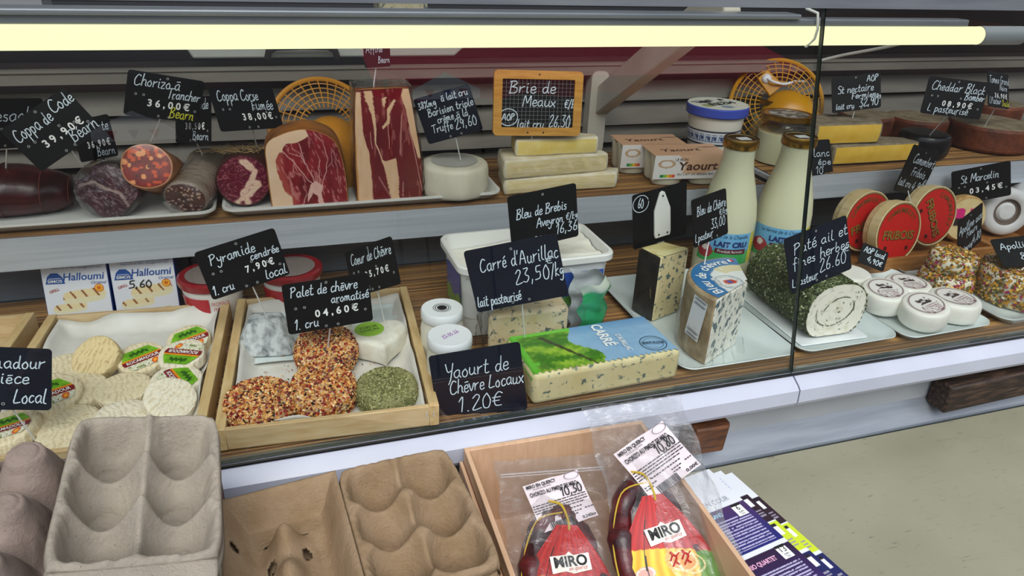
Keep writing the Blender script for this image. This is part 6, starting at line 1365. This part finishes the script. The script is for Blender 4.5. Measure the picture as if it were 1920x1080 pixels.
    for x0, y, w_ in ((-.02, -.0125, .040), (-.033, -.0170, .014), (.004, -.0170, .014), (-.033, -.0195, .010), (.004, -.0200, .010), (.023, -.0165, .008)):
        x = x0
        while x < x0 + w_: q = rr.uniform(.0015, .003); m.box((x + q / 2, y, .0302), (q, .0012, .0001)); x += q + .0012
    m.build('fine_print', m_ink, lb, smooth=None)
    m = MB(); x = -.022
    while x < .006: q = rr.choice((.0005, .0008, .0012)); m.box((x + q / 2, -.0258, .0303), (q, .0085, .0001)); x += q + rr.choice((.0005, .0009))
    m.build('barcode', m_ink, lb, smooth=None)
    m = MB(); m.lathe([(.0068, 0), (.0074, 0)], 28, sx=1.25, sy=.62); m.build('oval_stamp', m_ink, lb, M=MX((.024, .0245, .0306)))
    ftext('small_lettering', weight, .0046, m_ink, lb, F(.024, -.0265), fit=.016, bold=.0001)
    return t
chorizo_bag('sealed sausage bag priced 10,30 in black marker, the left one', (.2430, .5340, -.0470), (.35, 0, -.15), .122, .060, .135, '10,30', 1, '0,245kg', .22, (.001, -.029, -.12), .93)
chorizo_bag('sealed sausage bag priced 10,80 in black marker, the right one', (.3490, .5310, -.0110), (.45, -.06, -.10), .116, .080, .145, '10,80', 2, '0,00€', .42, (-.018, -.037, -.02), 1.03)

# ------------------------------------------------------------ leaflets on the counter
def leaflet(label, corner, rz, z, top):
    wd, hg = .105, .240
    t = thing('leaflet', label, 'leaflet', (corner[0], corner[1], z), rz, group='concert leaflets')
    def fn(u, v):
        d = (1 - v) * hg; x = (u - 1) * wd; c = np.zeros(u.shape + (3,)); c[:] = hx('#dfe3ea')
        if top:
            b1 = (d > .064) & (d < .134); c[b1] = mixc('#4a2f5e', '#1a1f6e', (d - .064) / .07)[b1]; b2 = d > .140; c[b2] = mixc('#2a1538', '#3a2a7a', (d - .14) / .1)[b2]
            for y0 in (.082, .164):
                ln = (d > y0) & (d < y0 + .048) & (np.abs((((d - y0) / .0042) % 1) - .5) < .22) & (x < -.008) & (vnoise(x * 1, d * 1, 700, 5) > .22); c[ln] = hx('#b9b4d6')
        else:
            b1 = (d > .050) & (d < .098); c[b1] = hx('#2c1a26'); b2 = (d > .100) & (d < .148); c[b2] = hx('#c5d62b'); b3 = d > .152; c[b3] = hx('#1d2158')
            for y0 in (.052, .103, .156): wbox = (d > y0) & (d < y0 + .018) & (x > -.020) & (x < -.006); c[wbox] = hx('#e9e9ee'); c[(d > y0 - .001) & (d < y0 + .004) & (x > -.020) & (x < -.006)] = hx('#201a26')
            for y0 in (.076, .128, .182): ln = (d > y0) & (d < y0 + .014) & (np.abs((((d - y0) / .0045) % 1) - .5) < .25) & (x > -.018) & (x < -.004); c[ln] = hx('#8f8a9a')
            ds = (np.abs(x + .013) < .0009) & (d > .012) & (d < .034) & (((d * 180) % 1) < .6); c[ds] = hx('#3a78c8')
        return c
    U, V = uv(120, 260)
    s_ = MB().grid(np.stack([(U - 1) * wd, (V - 1) * hg, .0004 + 0 * U], -1), 0, fn(U, V)).build('printed_sheet', m_paint, t, smooth=180)
    if top:
        F = lambda x, y, rz=0: MX((x, y, .0006), (-PI / 2, 0, rz)); wt = m_digit
        ftext('headline', 'CLES EN COUR', .0110, mat('outline_grey', '#8a8f99', .5), s_, F(-.046, -.0535), fit=.062)
        ftext('headline', 'BLE !', .0090, mat('headline_red', '#d23a52', .5), s_, F(-.062, -.040), fit=.024)
        ftext('act_lettering', 'BLUES BAND', .0085, mat('title_cyan', '#a9d3ea', .5), s_, F(-.060, -.0735), fit=.036, bold=.0003)
        ftext('act_lettering', 'ERETRIO QUARTET', .0085, mat('title_pink', '#e2a9c9', .5), s_, F(-.060, -.1530), fit=.056, bold=.0003)
        for yy, dgt in ((-.076, '6'), (-.1505, '13')):
            bx = MB().prism(rrect(.0150, .0190, .0005), 0, .0001).build('date_box', wt, s_, M=MX((-.0165, yy, .0006)))
            ftext('date', dgt, .011, m_ink, bx, MX((0, .003, .0003), (-PI / 2, 0, 0)))
            MB().prism(rrect(.0150, .0035, .0004), 0, .0001).build('date_header', m_ink, bx, M=MX((0, .0085, .0002)))
            ftext('small_lettering', 'JUIN\n21h', .0036, m_ink, bx, MX((0, -.0055, .0003), (-PI / 2, 0, 0)))
    return t
leaflet('topmost concert leaflet with a purple block dated 6', (.5050, .6330, 0), .165, -.1285, True)
leaflet('second leaflet of the fan, yellow-green stripe showing at its edge', (.5195, .6265, 0), .165, -.1292, False)
leaflet('lowest leaflet of the fan, furthest right on the counter', (.5325, .6200, 0), .165, -.1299, False)
